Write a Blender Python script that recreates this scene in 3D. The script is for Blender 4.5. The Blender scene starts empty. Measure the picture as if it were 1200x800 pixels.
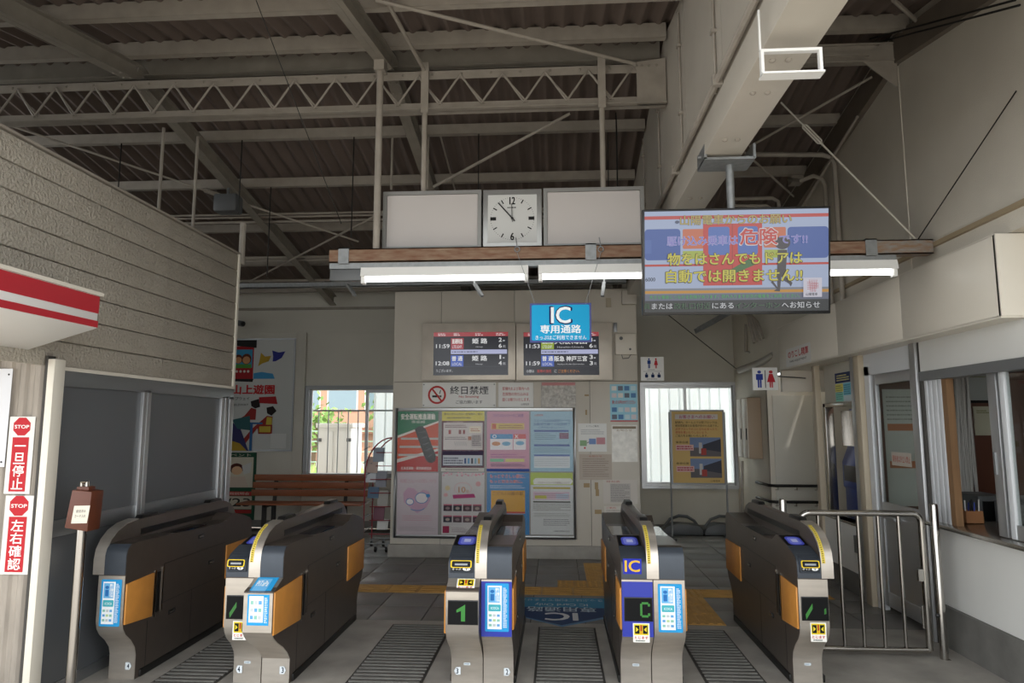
import bpy, bmesh, math, random
from mathutils import Vector, Matrix
random.seed(7)
SC = bpy.context.scene
COL = SC.collection
# ------------------------------------------------------------------ camera
F_PX, EYE = 800.0, 1.6
YAW, PITCH = math.radians(3.692), math.radians(6.913)
cam_d = bpy.data.cameras.new('camera'); cam = bpy.data.objects.new('camera', cam_d); COL.objects.link(cam)
cam_d.sensor_width = 36.0; cam_d.lens = 36.0*F_PX/1200.0; cam_d.clip_start = 0.05; cam_d.clip_end = 300
cam.location = (0, 0, EYE); cam.rotation_euler = (math.pi/2+PITCH, 0, YAW)
SC.camera = cam
# ------------------------------------------------------------------ world, light, exposure
SC.view_settings.view_transform = 'Standard'; SC.view_settings.look = 'None'
SC.view_settings.gamma = 1.0; SC.view_settings.use_curve_mapping = False
SC.view_settings.exposure = 0.55
w = bpy.data.worlds.new('world'); SC.world = w; w.use_nodes = True
bg = w.node_tree.nodes['Background']; bg.inputs[0].default_value = (0.93, 0.97, 1.0, 1); bg.inputs[1].default_value = 2.2
sun_d = bpy.data.lights.new('sun', 'SUN'); sun_d.energy = 4.0; sun_d.angle = math.radians(3); sun_d.color = (1, .96, .9)
sun = bpy.data.objects.new('sun', sun_d); COL.objects.link(sun); sun.rotation_euler = (math.radians(28), math.radians(18), 0)
# ------------------------------------------------------------------ measuring helpers
_r = Vector((math.cos(YAW), math.sin(YAW), 0))
_w = Vector((-math.sin(YAW)*math.cos(PITCH), math.cos(YAW)*math.cos(PITCH), math.sin(PITCH)))
_u = _r.cross(_w); _C = Vector((0, 0, EYE))
def ray(x, y): return _w+_r*((x-600)/F_PX)-_u*((y-400)/F_PX)
def at(x, y, Y): d = ray(x, y); return _C+d*(Y/d.y)
def atX(x, y, X): d = ray(x, y); return _C+d*(X/d.x)
def atZ(x, y, Z=0.0): d = ray(x, y); return _C+d*((Z-EYE)/d.z)
def V3(*a): return Vector(a)
# ------------------------------------------------------------------ materials
def lin(c): return c/12.92 if c <= .04045 else ((c+.055)/1.055)**2.4
def rgb(h):
    h = h.lstrip('#'); return tuple(lin(int(h[i:i+2], 16)/255) for i in (0, 2, 4))
MATS = {}
def pm(name, col, rough=.55, metal=0.0, var=.0, scale=4.0, bump=0.0, bscale=60.0, emit=0.0, spec=.5, trans=0.0, stretch=None, dirt=None):
    """procedural surface: base colour, optional noise variation and fine relief"""
    if name in MATS: return MATS[name]
    m = bpy.data.materials.new(name); m.use_nodes = True; nt = m.node_tree; N = nt.nodes; L = nt.links
    b = N['Principled BSDF']; c = rgb(col)
    b.inputs['Base Color'].default_value = (*c, 1); b.inputs['Roughness'].default_value = rough
    b.inputs['Metallic'].default_value = metal; b.inputs['Specular IOR Level'].default_value = spec
    if trans: b.inputs['Transmission Weight'].default_value = trans
    tc = N.new('ShaderNodeTexCoord'); mp = N.new('ShaderNodeMapping'); L.new(tc.outputs['Object'], mp.inputs[0])
    if stretch: mp.inputs['Scale'].default_value = stretch
    if var or dirt:
        n = N.new('ShaderNodeTexNoise'); n.inputs['Scale'].default_value = scale; n.inputs['Detail'].default_value = 6
        L.new(mp.outputs[0], n.inputs['Vector'])
        r = N.new('ShaderNodeValToRGB'); r.color_ramp.elements[0].position = .3; r.color_ramp.elements[1].position = .7
        d = rgb(dirt) if dirt else tuple(x*(1-var) for x in c)
        r.color_ramp.elements[0].color = (*d, 1)
        r.color_ramp.elements[1].color = (*(c if dirt else tuple(min(1, x*(1+var)) for x in c)), 1)
        L.new(n.outputs[0], r.inputs[0]); L.new(r.outputs[0], b.inputs['Base Color'])
    if bump:
        n2 = N.new('ShaderNodeTexNoise'); n2.inputs['Scale'].default_value = bscale; n2.inputs['Detail'].default_value = 4
        L.new(mp.outputs[0], n2.inputs['Vector'])
        bp = N.new('ShaderNodeBump'); bp.inputs['Strength'].default_value = bump; bp.inputs['Distance'].default_value = .01 if bump < 1 else .02
        L.new(n2.outputs[0], bp.inputs['Height']); L.new(bp.outputs[0], b.inputs['Normal'])
    if emit:
        b.inputs['Emission Color'].default_value = (*c, 1); b.inputs['Emission Strength'].default_value = emit
    MATS[name] = m; return m
def ink(h): return pm('ink_'+h.strip('#'), h, .6, spec=.2)
def glow(h, s=.75):
    k = 'screen_%s_%d' % (h.strip('#'), int(s*100))
    if k in MATS: return MATS[k]
    m = pm(k, '#050505', .25); b = m.node_tree.nodes['Principled BSDF']
    b.inputs['Emission Color'].default_value = (*rgb(h), 1); b.inputs['Emission Strength'].default_value = s
    return m
def glassmat(name, tint, rough, alpha):
    """clear or milky pane: mixes see-through with a glossy coat"""
    if name in MATS: return MATS[name]
    m = bpy.data.materials.new(name); m.use_nodes = True; nt = m.node_tree; N = nt.nodes; L = nt.links
    N.remove(N['Principled BSDF']); o = N['Material Output']
    t = N.new('ShaderNodeBsdfTransparent'); t.inputs[0].default_value = (*rgb(tint), 1)
    g = N.new('ShaderNodeBsdfGlossy'); g.inputs['Roughness'].default_value = rough
    fr = N.new('ShaderNodeFresnel'); fr.inputs[0].default_value = 1.45
    mul = N.new('ShaderNodeMath'); mul.operation = 'MULTIPLY_ADD'; mul.inputs[1].default_value = 1.0; mul.inputs[2].default_value = alpha
    L.new(fr.outputs[0], mul.inputs[0])
    ge = N.new('ShaderNodeNewGeometry'); inv = N.new('ShaderNodeMath'); inv.operation = 'SUBTRACT'; inv.inputs[0].default_value = 1.0; L.new(ge.outputs['Backfacing'], inv.inputs[1])
    fac = N.new('ShaderNodeMath'); fac.operation = 'MULTIPLY'; L.new(mul.outputs[0], fac.inputs[0]); L.new(inv.outputs[0], fac.inputs[1])
    mx = N.new('ShaderNodeMixShader'); L.new(fac.outputs[0], mx.inputs[0]); L.new(t.outputs[0], mx.inputs[1]); L.new(g.outputs[0], mx.inputs[2])
    L.new(mx.outputs[0], o.inputs[0]); MATS[name] = m; return m
def translucent(name, col, gloss=.1):
    if name in MATS: return MATS[name]
    m = bpy.data.materials.new(name); m.use_nodes = True; nt = m.node_tree; N = nt.nodes; L = nt.links
    N.remove(N['Principled BSDF']); o = N['Material Output']
    t = N.new('ShaderNodeBsdfTranslucent'); t.inputs[0].default_value = (*rgb(col), 1)
    g = N.new('ShaderNodeBsdfDiffuse'); g.inputs[0].default_value = (*rgb(col), 1)
    mx = N.new('ShaderNodeMixShader'); mx.inputs[0].default_value = .42
    L.new(t.outputs[0], mx.inputs[1]); L.new(g.outputs[0], mx.inputs[2]); L.new(mx.outputs[0], o.inputs[0]); MATS[name] = m; return m

M_paint = pm('beam_paint', '#999186', .55, var=.10, scale=9, bump=.05)
M_paint2 = pm('panel_paint', '#b3aca0', .42, var=.05, scale=3)
M_rafter = pm('rafter_paint', '#8a8378', .55, var=.12, scale=7)
M_roof = pm('roof_sheet', '#6a5d55', .85, var=.16, scale=2.5, stretch=(2, .4, 1))
M_siding = pm('siding_board', '#ada597', .75, var=.05, scale=5, bump=1.0, bscale=55)
M_groove = pm('groove_dark', '#3f3c38', .8)
M_wall = pm('wall_paint', '#bdb9ad', .6, var=.04, scale=2, bump=.06, bscale=150)
M_wallR = pm('wall_rough', '#cbc4b6', .7, var=.05, scale=2, bump=.35, bscale=180)
M_block = pm('cladding_panel', '#c6bfb2', .5, var=.04, scale=2)
M_conc = pm('concrete', '#9c978f', .6, var=.22, scale=3.5, bump=.15, bscale=90)
M_concd = pm('concrete_dark', '#6f6d68', .8, var=.18, scale=5, bump=.2, bscale=60)
M_tile = pm('floor_tile', '#76736f', .42, var=.12, scale=3, bump=.06, bscale=140)
M_tile2 = pm('floor_tile_worn', '#6d6a66', .45, var=.14, scale=3, bump=.06, bscale=140)
M_joint = pm('tile_joint', '#43413e', .8)
M_tact = pm('tactile_yellow', '#c4964a', .6, var=.15, scale=8)
M_steel = pm('stainless', '#bcb8b2', .24, 1.0, var=.06, scale=20, stretch=(1, 1, .15))
M_steelb = pm('stainless_brushed', '#c4bcb2', .34, .75, var=.07, scale=30, stretch=(.2, 1, 1), bump=.03, bscale=200)
M_chrome = pm('polished_tube', '#b4b0aa', .16, 1.0)
M_alu = pm('aluminium', '#c4c5c6', .38, .85)
M_aluw = pm('white_aluminium', '#d6d8da', .4, .1)
M_alud = pm('aluminium_grey', '#8f9192', .4, .7)
M_galv = pm('galvanised', '#8b8d8d', .5, .7, var=.12, scale=25)
M_gate = pm('gate_bronze', '#574e47', .33, .35, var=.06, scale=12)
M_gated = pm('gate_slate', '#3c424a', .4, .25, var=.05, scale=15)
M_black = pm('black_plastic', '#141414', .35)
M_glassblk = pm('black_glass', '#050507', .08)
M_orange = pm('orange_pad', '#cc8b40', .5, var=.06, scale=12)
M_gateblue = pm('gate_blue', '#2433a0', .35)
M_rust = pm('rusty_paint', '#714b37', .8, scale=9, dirt='#8c7661', stretch=(1, 5, 5))
M_white = pm('white_enamel', '#e4e3df', .45)
M_offwhite = pm('ivory_enamel', '#ddd6c8', .4, var=.02, scale=2)
M_red = pm('red_enamel', '#b3232f', .45)
M_wood = pm('bench_wood', '#8a4a22', .5, var=.2, scale=6, stretch=(.4, 6, 6))
M_woodl = pm('light_wood', '#7d5f42', .5, var=.15, scale=6, stretch=(6, 6, .4))
M_brown = pm('brown_box', '#5b2f1d', .45, var=.1, scale=10)
M_frost = pm('grey_frosted_glass', '#5a5c5e', .34, .0, var=.03, scale=2)
M_dark = pm('dark_metal', '#2a2927', .5, .5)
M_grey = pm('grey_plastic', '#5b5d5e', .5)
M_glass = glassmat('clear_glass', '#f3f6f5', .02, .03)
M_milk = translucent('milky_sheet', '#eff2f3')
# ------------------------------------------------------------------ mesh builder
class MB:
    def __init__(s): s.v = []; s.f = []; s.m = []
    def add(s, vs, fs, mi=0):
        o = len(s.v); s.v += [tuple(v) for v in vs]
        for f in fs: s.f.append(tuple(i+o for i in f)); s.m.append(mi)
        return s
    def box(s, a, b, mi=0):
        x0, y0, z0 = a; x1, y1, z1 = b
        x0, x1 = min(x0, x1), max(x0, x1); y0, y1 = min(y0, y1), max(y0, y1); z0, z1 = min(z0, z1), max(z0, z1)
        vs = [(x0,y0,z0),(x1,y0,z0),(x1,y1,z0),(x0,y1,z0),(x0,y0,z1),(x1,y0,z1),(x1,y1,z1),(x0,y1,z1)]
        return s.add(vs, [(0,3,2,1),(4,5,6,7),(0,1,5,4),(1,2,6,5),(2,3,7,6),(3,0,4,7)], mi)
    def prism(s, pts, ax, lo, hi, mi=0):
        """pts 2D outline; ax = extrusion axis. x:(y,z) y:(x,z) z:(x,y)"""
        n = len(pts)
        def P(p, t): return (t, p[0], p[1]) if ax == 'x' else ((p[0], t, p[1]) if ax == 'y' else (p[0], p[1], t))
        vs = [P(p, lo) for p in pts]+[P(p, hi) for p in pts]
        fs = [tuple(range(n)), tuple(range(2*n-1, n-1, -1))]+[((i+1) % n, i, n+i, n+(i+1) % n) for i in range(n)]
        return s.add(vs, fs, mi)
    def tube(s, pts, r, n=10, mi=0, cap=True):
        pts = [Vector(p) for p in pts]; k = len(pts); rings = []
        up = None
        for i, p in enumerate(pts):
            t = (pts[min(i+1, k-1)]-pts[max(i-1, 0)]).normalized()
            if up is None:
                a = Vector((0, 0, 1)) if abs(t.z) < .9 else Vector((1, 0, 0))
                up = t.cross(a).normalized()
            up = (up-t*up.dot(t)).normalized(); sd = t.cross(up)
            rr = r[i] if isinstance(r, (list, tuple)) else r
            rings.append([p+up*(math.cos(2*math.pi*j/n)*rr)+sd*(math.sin(2*math.pi*j/n)*rr) for j in range(n)])
        vs = [v for R in rings for v in R]; fs = []
        for i in range(k-1):
            for j in range(n):
                fs.append((i*n+j, i*n+(j+1) % n, (i+1)*n+(j+1) % n, (i+1)*n+j))
        if cap: fs += [tuple(range(n-1, -1, -1)), tuple((k-1)*n+j for j in range(n))]
        return s.add(vs, fs, mi)
    def bar(s, a, b, wd, ht, mi=0):
        """rectangular bar between two points; ht measured close to world up"""
        a = Vector(a); b = Vector(b); t = (b-a).normalized()
        u = Vector((0, 0, 1)) if abs(t.z) < .95 else Vector((0, 1, 0))
        sd = t.cross(u).normalized()*(wd/2); up = sd.cross(t).normalized()*(ht/2)
        vs = [a-sd-up, a+sd-up, a+sd+up, a-sd+up, b-sd-up, b+sd-up, b+sd+up, b-sd+up]
        return s.add(vs, [(0,1,2,3),(7,6,5,4),(0,4,5,1),(1,5,6,2),(2,6,7,3),(3,7,4,0)], mi)
    def ball(s, c, r, mi=0, n=8):
        rx, ry, rz = r if isinstance(r, (tuple, list)) else (r, r, r); vs = []; fs = []
        for i in range(n+1):
            th = math.pi*i/n
            for j in range(2*n):
                ph = math.pi*j/n
                vs.append((c[0]+rx*math.sin(th)*math.cos(ph), c[1]+ry*math.sin(th)*math.sin(ph), c[2]+rz*math.cos(th)))
        for i in range(n):
            for j in range(2*n):
                q = (i*2*n+j, (i+1)*2*n+j, (i+1)*2*n+(j+1) % (2*n), i*2*n+(j+1) % (2*n))
                fs.append(q)
        return s.add(vs, fs, mi)
    def mesh(s, name, mats, bev=0.0, smooth=False, fix=True):
        me = bpy.data.meshes.new(name); me.from_pydata(s.v, [], s.f)
        for m in (mats if isinstance(mats, (list, tuple)) else [mats]): me.materials.append(m)
        me.polygons.foreach_set('material_index', s.m)
        if bev or fix:
            bm = bmesh.new(); bm.from_mesh(me)
            if fix:
                bmesh.ops.remove_doubles(bm, verts=bm.verts, dist=1e-6)
                bmesh.ops.recalc_face_normals(bm, faces=bm.faces)
            if bev: bmesh.ops.bevel(bm, geom=[e for e in bm.edges if len(e.link_faces) == 2 and e.calc_face_angle(0) > .5], offset=bev, segments=2, profile=.5, affect='EDGES', clamp_overlap=True)
            bm.to_mesh(me); bm.free()
        if smooth or bev:
            me.polygons.foreach_set('use_smooth', [True]*len(me.polygons)); me.set_sharp_from_angle(angle=math.radians(38))
        me.update(); return me
    def build(s, name, mats, parent=None, bev=0.0, smooth=False, loc=None, fix=True):
        return link(name, s.mesh(name, mats, bev, smooth, fix), parent, loc)
def link(name, me, parent=None, loc=None):
    o = bpy.data.objects.new(name, me); COL.objects.link(o)
    if parent is not None: o.parent = parent
    if loc is not None: o.location = loc
    return o
def tag(o, label, cat, group=None):
    o['label'] = label; o['category'] = cat
    if group: o['group'] = group
    return o
def thing(name, label, cat, loc=(0, 0, 0), group=None):
    o = bpy.data.objects.new(name, None); o.empty_display_size = .1; COL.objects.link(o); o.location = loc
    return tag(o, label, cat, group)
def struct(o): o['kind'] = 'structure'; return o
def B(a, b): return MB().box(a, b)
def clone(o, parent=None, loc=None):
    c = o.copy(); COL.objects.link(c); c.parent = parent
    if loc is not None: c.location = loc
    for ch in o.children: clone(ch, c)
    return c
# ------------------------------------------------------------------ lettering
_tc = {}
def glyphs(txt):
    k = txt
    if k in _tc: return _tc[k]
    cu = bpy.data.curves.new('t', 'FONT'); cu.body = txt; cu.size = 1; cu.resolution_u = 3; cu.fill_mode = 'FRONT'
    ob = bpy.data.objects.new('t', cu); COL.objects.link(ob); bpy.context.view_layer.update()
    me = bpy.data.meshes.new_from_object(ob.evaluated_get(bpy.context.evaluated_depsgraph_get()))
    vs = [(v.co.x, v.co.y) for v in me.vertices]; fs = [tuple(p.vertices) for p in me.polygons]
    bpy.data.objects.remove(ob); bpy.data.curves.remove(cu); bpy.data.meshes.remove(me)
    if not vs: vs = [(0, 0), (1, 0), (1, 1)]; fs = []
    x0 = min(v[0] for v in vs); x1 = max(v[0] for v in vs); y0 = min(v[1] for v in vs); y1 = max(v[1] for v in vs)
    _tc[k] = ([((x-x0)/max(1e-6, x1-x0), (y-y0)/max(1e-6, y1-y0)) for x, y in vs], fs, (x1-x0)/max(1e-6, y1-y0)); return _tc[k]
class Sheet:
    """flat print on a flat thing: a local frame with u to the right and v downwards, both 0..1"""
    def __init__(s, o, U, Vd, Nn, w, h, emit=None, step=.0003, base=.0006):
        s.o = Vector(o); s.U = Vector(U).normalized(); s.V = Vector(Vd).normalized(); s.N = Vector(Nn).normalized(); s.w = w; s.h = h
        s.mb = MB(); s.mats = []; s.emit = emit; s.k = base; s.step = step; s.idx = {}
    def mi(s, c, e=None):
        key = (c, e)
        if key not in s.idx:
            s.idx[key] = len(s.mats)
            s.mats.append(c if not isinstance(c, str) else (glow(c, e or s.emit) if (e or s.emit) else ink(c)))
        return s.idx[key]
    def p(s, u, v): return s.o+s.U*(u*s.w)+s.V*(v*s.h)+s.N*s.k
    def up(s): s.k += s.step
    def rect(s, u0, v0, u1, v1, c, e=None):
        s.mb.add([s.p(u0, v1), s.p(u1, v1), s.p(u1, v0), s.p(u0, v0)], [(0, 1, 2, 3)], s.mi(c, e)); s.up(); return s
    def poly(s, pts, c, e=None):
        s.mb.add([s.p(*q) for q in pts], [tuple(range(len(pts)))], s.mi(c, e)); s.up(); return s
    def ell(s, u, v, ru, rv, c, n=24, a0=0, a1=2*math.pi, e=None):
        """ru, rv in the sheet's own fractions"""
        return s.poly([(u+ru*math.cos(a0+(a1-a0)*i/n), v+rv*math.sin(a0+(a1-a0)*i/n)) for i in range(n+(0 if abs(a1-a0-2*math.pi) < 1e-6 else 1))], c, e)
    def rrect(s, u0, v0, u1, v1, r, c, e=None):
        ru, rv = r/s.w, r/s.h; pts = []
        for cx, cy, a in ((u1-ru, v0+rv, -90), (u1-ru, v1-rv, 0), (u0+ru, v1-rv, 90), (u0+ru, v0+rv, 180)):
            for i in range(5):
                t = math.radians(a+22.5*i); pts.append((cx+ru*math.cos(t), cy+rv*math.sin(t)))
        return s.poly(pts, c, e)
    def line(s, a, b, t, c, e=None):
        """stroke of t metres between two points"""
        au = Vector((a[0]*s.w, a[1]*s.h)); bu = Vector((b[0]*s.w, b[1]*s.h)); d = (bu-au).normalized(); n = Vector((-d.y, d.x))*(t/2)
        q = [au+n, bu+n, bu-n, au-n]; return s.poly([(z.x/s.w, z.y/s.h) for z in q], c, e)
    def text(s, txt, u0, v0, u1, v1, c, bold=.0, e=None, vert=False, flip=False):
        if vert:
            n = len(txt); st = (v1-v0)/n
            for i, ch in enumerate(txt):
                if ch == '一': s.text(ch, u0, v0+st*(i+.45), u1, v0+st*(i+.55), c, bold, e)
                else: s.text(ch, u0, v0+st*(i+.06), u1, v0+st*(i+.94), c, bold, e)
            return s
        vs, fs, _ = glyphs(txt); hh = abs(v1-v0)*s.h
        if bold <= 0: sh = [(0, 0)]
        elif bold < .025: sh = [(-1, -1), (1, 1), (1, -1)]
        else: sh = [(-1, 0), (1, 0), (0, -1), (0, 1), (-.7, -.7), (.7, .7), (-.7, .7), (.7, -.7)]
        for dx, dy in sh:
            du, dv = dx*bold*1.2*hh/s.w, dy*bold*.9*hh/s.h
            s.mb.add([s.p(u0+(u1-u0)*x+du, v1+(v0-v1)*y+dv) for x, y in vs], fs, s.mi(c, e)); s.k += .00002
        s.up(); return s
    def fine(s, u0, v0, u1, v1, rows, c, e=None, fill=.55, seed=None):
        """print too small to read: rows of little dashes"""
        rnd = random.Random(seed if seed is not None else int(1e4*(u0+3*v0+7*rows))); rh = (v1-v0)/rows; m = s.mi(c, e)
        for i in range(rows):
            u = u0; end = u1 if i % 3 else u0+(u1-u0)*rnd.uniform(.7, 1)
            while u < end-.004:
                l = min(rnd.uniform(.012, .05), end-u)
                a = v0+rh*(i+.5-fill/2); b = v0+rh*(i+.5+fill/2)
                s.mb.add([s.p(u, b), s.p(u+l, b), s.p(u+l, a), s.p(u, a)], [(0, 1, 2, 3)], m); u += l+rnd.uniform(.006, .014)
        s.up(); return s
    def done(s, parent, name='print'):
        o = link(name, s.mb.mesh(name, s.mats, fix=False), None)
        o.parent = parent
        if parent is not None and parent.location.length > 0: o.matrix_parent_inverse = Matrix.Translation(parent.location).inverted()
        return o
def sheetY(x0, y0, x1, y1, Y, **k):
    xm, ym = (x0+x1)/2, (y0+y1)/2
    X0, X1 = at(x0, ym, Y).x, at(x1, ym, Y).x; Z0, Z1 = at(xm, y0, Y).z, at(xm, y1, Y).z
    return Sheet((X0, Y, Z0), (1, 0, 0), (0, 0, -1), (0, -1, 0), X1-X0, Z0-Z1, **k)
def sheetX(x0, y0, x1, y1, X, **k):
    """on a wall to the right, facing -X: left edge of the print lies farther away"""
    xm, ym = (x0+x1)/2, (y0+y1)/2
    Y0, Y1 = atX(x0, ym, X).y, atX(x1, ym, X).y; Z0, Z1 = atX(xm, y0, X).z, atX(xm, y1, X).z
    return Sheet((X, Y0, Z0), (0, -1, 0), (0, 0, -1), (-1, 0, 0), Y0-Y1, Z0-Z1, **k)
def board(sh, name, label, cat, mat, th=.004, bev=0.0, group=None, parent=None):
    """the paper or plate behind a Sheet; the sheet's origin plane is its front face"""
    a = sh.o; b = sh.o+sh.U*sh.w+sh.V*sh.h-sh.N*th
    o = B(tuple(a), tuple(b)).build(name, mat, parent, bev=bev)
    if parent is None: tag(o, label, cat, group)
    return o
# ================================================================== SETTING
YB = 10.7; XL = -3.0; XR = 2.83; YC = 8.46; RY = 5.3; RZ = 4.65
def roofz(Y): return RZ-.19*(Y-RY) if Y > RY else RZ+.2*(Y-RY)
# floor ------------------------------------------------------------
mb = MB(); mb.box((-9, -14, -.12), (7, 5.78, 0), 0); mb.box((-9, 5.78, -.12), (7, YB, -.012), 1)
floor = struct(mb.build('floor', [M_conc, M_joint]))
tme = [MB().box((0, 0, -.012), (.443, .443, 0)).mesh('floor_tile', m, bev=.002) for m in (M_tile, M_tile2)]
for j in range(11):
    for i in range(19):
        x = -5.62+.45*i; y = 5.785+.45*j
        if y+.44 > YB or (y+.2 > YC and -2.0 < x and x+.44 < 1.0): continue
        link('floor_tile', tme[(i*7+j*3+i*j) % 3 % 2], floor, (x, y, random.uniform(-.0006, .0006)))
bars = MB().box((0, 0, 0), (.296, .296, .005))
for k in range(4): bars.box((.02, .03+.068*k, .005), (.276, .062+.068*k, .010))
bars_me = bars.mesh('tactile_tile', M_tact)
dots = MB().box((0, 0, 0), (.296, .296, .005))
for a in range(5):
    for b in range(5): dots.prism([(.03+.059*a+.014*math.cos(t*1.0472), .03+.059*b+.014*math.sin(t*1.0472)) for t in range(6)], 'z', .005, .010)
dots_me = dots.mesh('tactile_tile', M_tact)
rot_me = bars_me.copy(); rot_me.transform(Matrix.Translation((.296, 0, 0)) @ Matrix.Rotation(math.pi/2, 4, 'Z'))
tact = [(-4.05+.3*i, 6.7, 'b') for i in range(22)]+[(.0, 7.0, 'd'), (.15+.15, 7.0, 'd')]+[(.3, 7.3+.3*k, 'r') for k in range(3)]+[(1.05, 6.4-.3*k, 'r') for k in range(3)]
tact = [(x, y, 'd' if (abs(x) < .02 or abs(x-.3) < .02 or abs(x-1.05) < .02) and abs(y-6.7) < .01 else k) for x, y, k in tact]
for x, y, k in tact: link('tactile_tile', {'b': bars_me, 'd': dots_me, 'r': rot_me}[k], floor, (x, y, .0005))
# ribbed drain grates in the lanes ---------------------------------
lanes = [(-2.52, -2.14, 'leftmost lane beside the wall-side gate'), (-1.31, -.86, 'wide lane left of the numeral 1 display gate'),
         (-.14, .28, 'central blue IC lane'), (.93, 1.28, 'lane left of the stainless railing')]
slat_cache = {}
for x0, x1, where in lanes:
    g = thing('floor_grate', 'dark ribbed floor grate in the '+where, 'grate', ((x0+x1)/2, 4.9, 0), 'ribbed floor grates between the gates')
    hw = (x1-x0)/2
    B((-hw-.015, -.75, 0), (hw+.015, .76, .003)).build('tray', M_groove, g)
    me = MB().box((-hw, -.016, 0), (hw, .016, .009)).mesh('slat', M_concd, bev=.003)
    for k in range(25): link('slat', me, g, (0, -.72+.06*k, .003))
# ceiling ----------------------------------------------------------
mb = MB()
def corr(y0, y1, x0, x1, off):
    n = int((x1-x0)/.15*8); vs = []; fs = []
    for i in range(n+1):
        x = x0+(x1-x0)*i/n; dz = .026*math.cos(2*math.pi*x/.15)
        vs += [(x, y0, roofz(y0)+off+dz), (x, y1, roofz(y1)+off+dz)]
    for i in range(n): fs.append((2*i, 2*i+1, 2*i+3, 2*i+2))
    mb.add(vs, fs)
corr(1.0, RY, -8, 4, .13); corr(RY, 11.6, -8, 4, .13)
ceiling = struct(mb.build('ceiling', M_roof, smooth=True, fix=False))
def purlin(Y, x0, x1, h=.1, d=.055, mat=M_paint):
    z = roofz(Y); m = MB().box((x0, Y-.004, z), (x1, Y+.002, z+h)).box((x0, Y, z), (x1, Y+d, z+.006)).box((x0, Y, z+h-.006), (x1, Y+d, z+h))
    return m.build('purlin', mat, ceiling)
for Y in (2.4, 3.4, 4.34, 5.08): purlin(Y, -7.5, .88, .12); purlin(Y, 1.14, 2.72, .12)
for Y in (5.56, 6.39, 7.28, 8.35, 9.39, 10.4): purlin(Y, -7.5, .88); purlin(Y, 1.02, 2.72)
zr_a, zr_b = at(300, 88, 5.42).z, at(300, 63, 5.42).z
MB().box((-7.5, 5.40, zr_a), (.88, 5.41, zr_b)).box((-7.5, 5.36, zr_a), (.88, 5.45, zr_a+.01)).box((-7.5, 5.36, zr_b-.01), (.88, 5.45, zr_b)).build('ridge_beam', M_rafter, ceiling)
for X in (-6.0, -3.56, -1.36):
    for (ya, yb) in ((1.1, RY), (RY, 10.6)):
        m = MB(); za, zb = roofz(ya)-.075, roofz(yb)-.075
        m.bar((X, ya, za), (X, yb, zb), .012, .15); m.bar((X, ya, za-.07), (X, yb, zb-.07), .10, .01); m.bar((X, ya, za+.07), (X, yb, zb+.07), .10, .01)
        m.build('rafter', M_rafter, ceiling)
for X in (-3.56, -1.36):
    m = MB()
    for dy in (-.25, -.12, .12, .25):
        for dx in (-.03, .03): m.ball((X+dx, RY+dy, roofz(RY+dy)-.152), (.012, .012, .007), 0, 4)
    m.build('rafter_bolts', M_paint, ceiling)
# conduits running along the roof
for Y, dz, r in ((7.75, -.08, .013), (7.82, -.08, .013), (7.9, -.10, .016), (8.9, -.10, .015), (9.0, -.10, .015), (9.7, -.1, .02)):
    MB().tube([(-5.5, Y, roofz(Y)+dz), (.86, Y, roofz(Y)+dz)], r, 8).build('conduit', M_paint, ceiling, smooth=True)
# left room (kiosk) ------------------------------------------------
wl = struct(MB().box((-6.5, 3.87, 0), (-3.03, 6.15, 3.19)).box((-6.5, 2.4, 2.36), (-3.03, 3.87, 3.19)).build('wall_left', M_wallR, fix=False))
bm_ = MB().box((-3.03, 2.4, .0), (-3.0, 6.17, .150))
bd = bm_.mesh('siding_board', M_siding, bev=.004)
for k in range(8): link('siding_board', bd, wl, (0, 0, 1.945+.157*k))
B((-3.03, 6.15, 1.94), (-2.985, 6.18, 3.21)).build('corner_trim', M_offwhite, wl)
B((-3.05, 2.4, 3.2), (-2.985, 6.18, 3.215)).build('cap_flashing', M_paint, wl)
B((-3.04, 3.86, 1.925), (-2.985, 6.18, 1.947)).build('drip_edge', M_offwhite, wl)
d1 = struct(B((-3.03, 3.9, 0), (-3.02, 6.17, 1.93)).build('door_1', M_groove))
YM = 4.83
for a, b in ((3.9, YM-.03), (YM+.03, 5.96)):
    B((-3.02, a, .06), (-3.008, b, .94)).build('pane', M_frost, d1)
    B((-3.02, a, 1.02), (-3.008, b, 1.84)).build('pane', M_frost, d1)
    B((-3.02, a, .93), (-2.995, b, 1.03)).build('mid_rail', M_alud, d1, bev=.003)
    B((-3.02, a, 0), (-2.995, b, .07)).build('bottom_rail', M_alud, d1, bev=.003)
B((-3.03, 3.9, 1.83), (-2.985, 6.17, 1.925)).build('header', M_alud, d1, bev=.004)
for a, b in ((YM-.045, YM-.005), (YM+.005, YM+.05), (5.95, 6.0), (6.02, 6.06), (6.10, 6.18)):
    B((-3.02, a, 0), (-2.985, b, 1.85)).build('stile', M_alu, d1, bev=.003)
# dirty ribbed post by the door, with its cream edge strip
pil = struct(B((-3.62, 3.82, 0), (-2.995, 3.87, 2.02)).build('trim_1', pm('dirty_post', '#958c81', .7, var=.2, scale=6, stretch=(4, 1, .6))))
for k in range(7): MB().prism([(-3.6+.09*k, 3.82), (-3.585+.09*k, 3.808), (-3.555+.09*k, 3.808), (-3.54+.09*k, 3.82)], 'z', 0, 2.02).build('rib', MATS['dirty_post'], pil)
B((-2.985, 3.80, 0), (-2.968, 3.86, 2.0)).build('dark_gap', M_groove, pil)
B((-2.968, 3.80, 0), (-2.925, 3.89, 1.98)).build('edge_strip', M_offwhite, pil, bev=.003)
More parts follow.
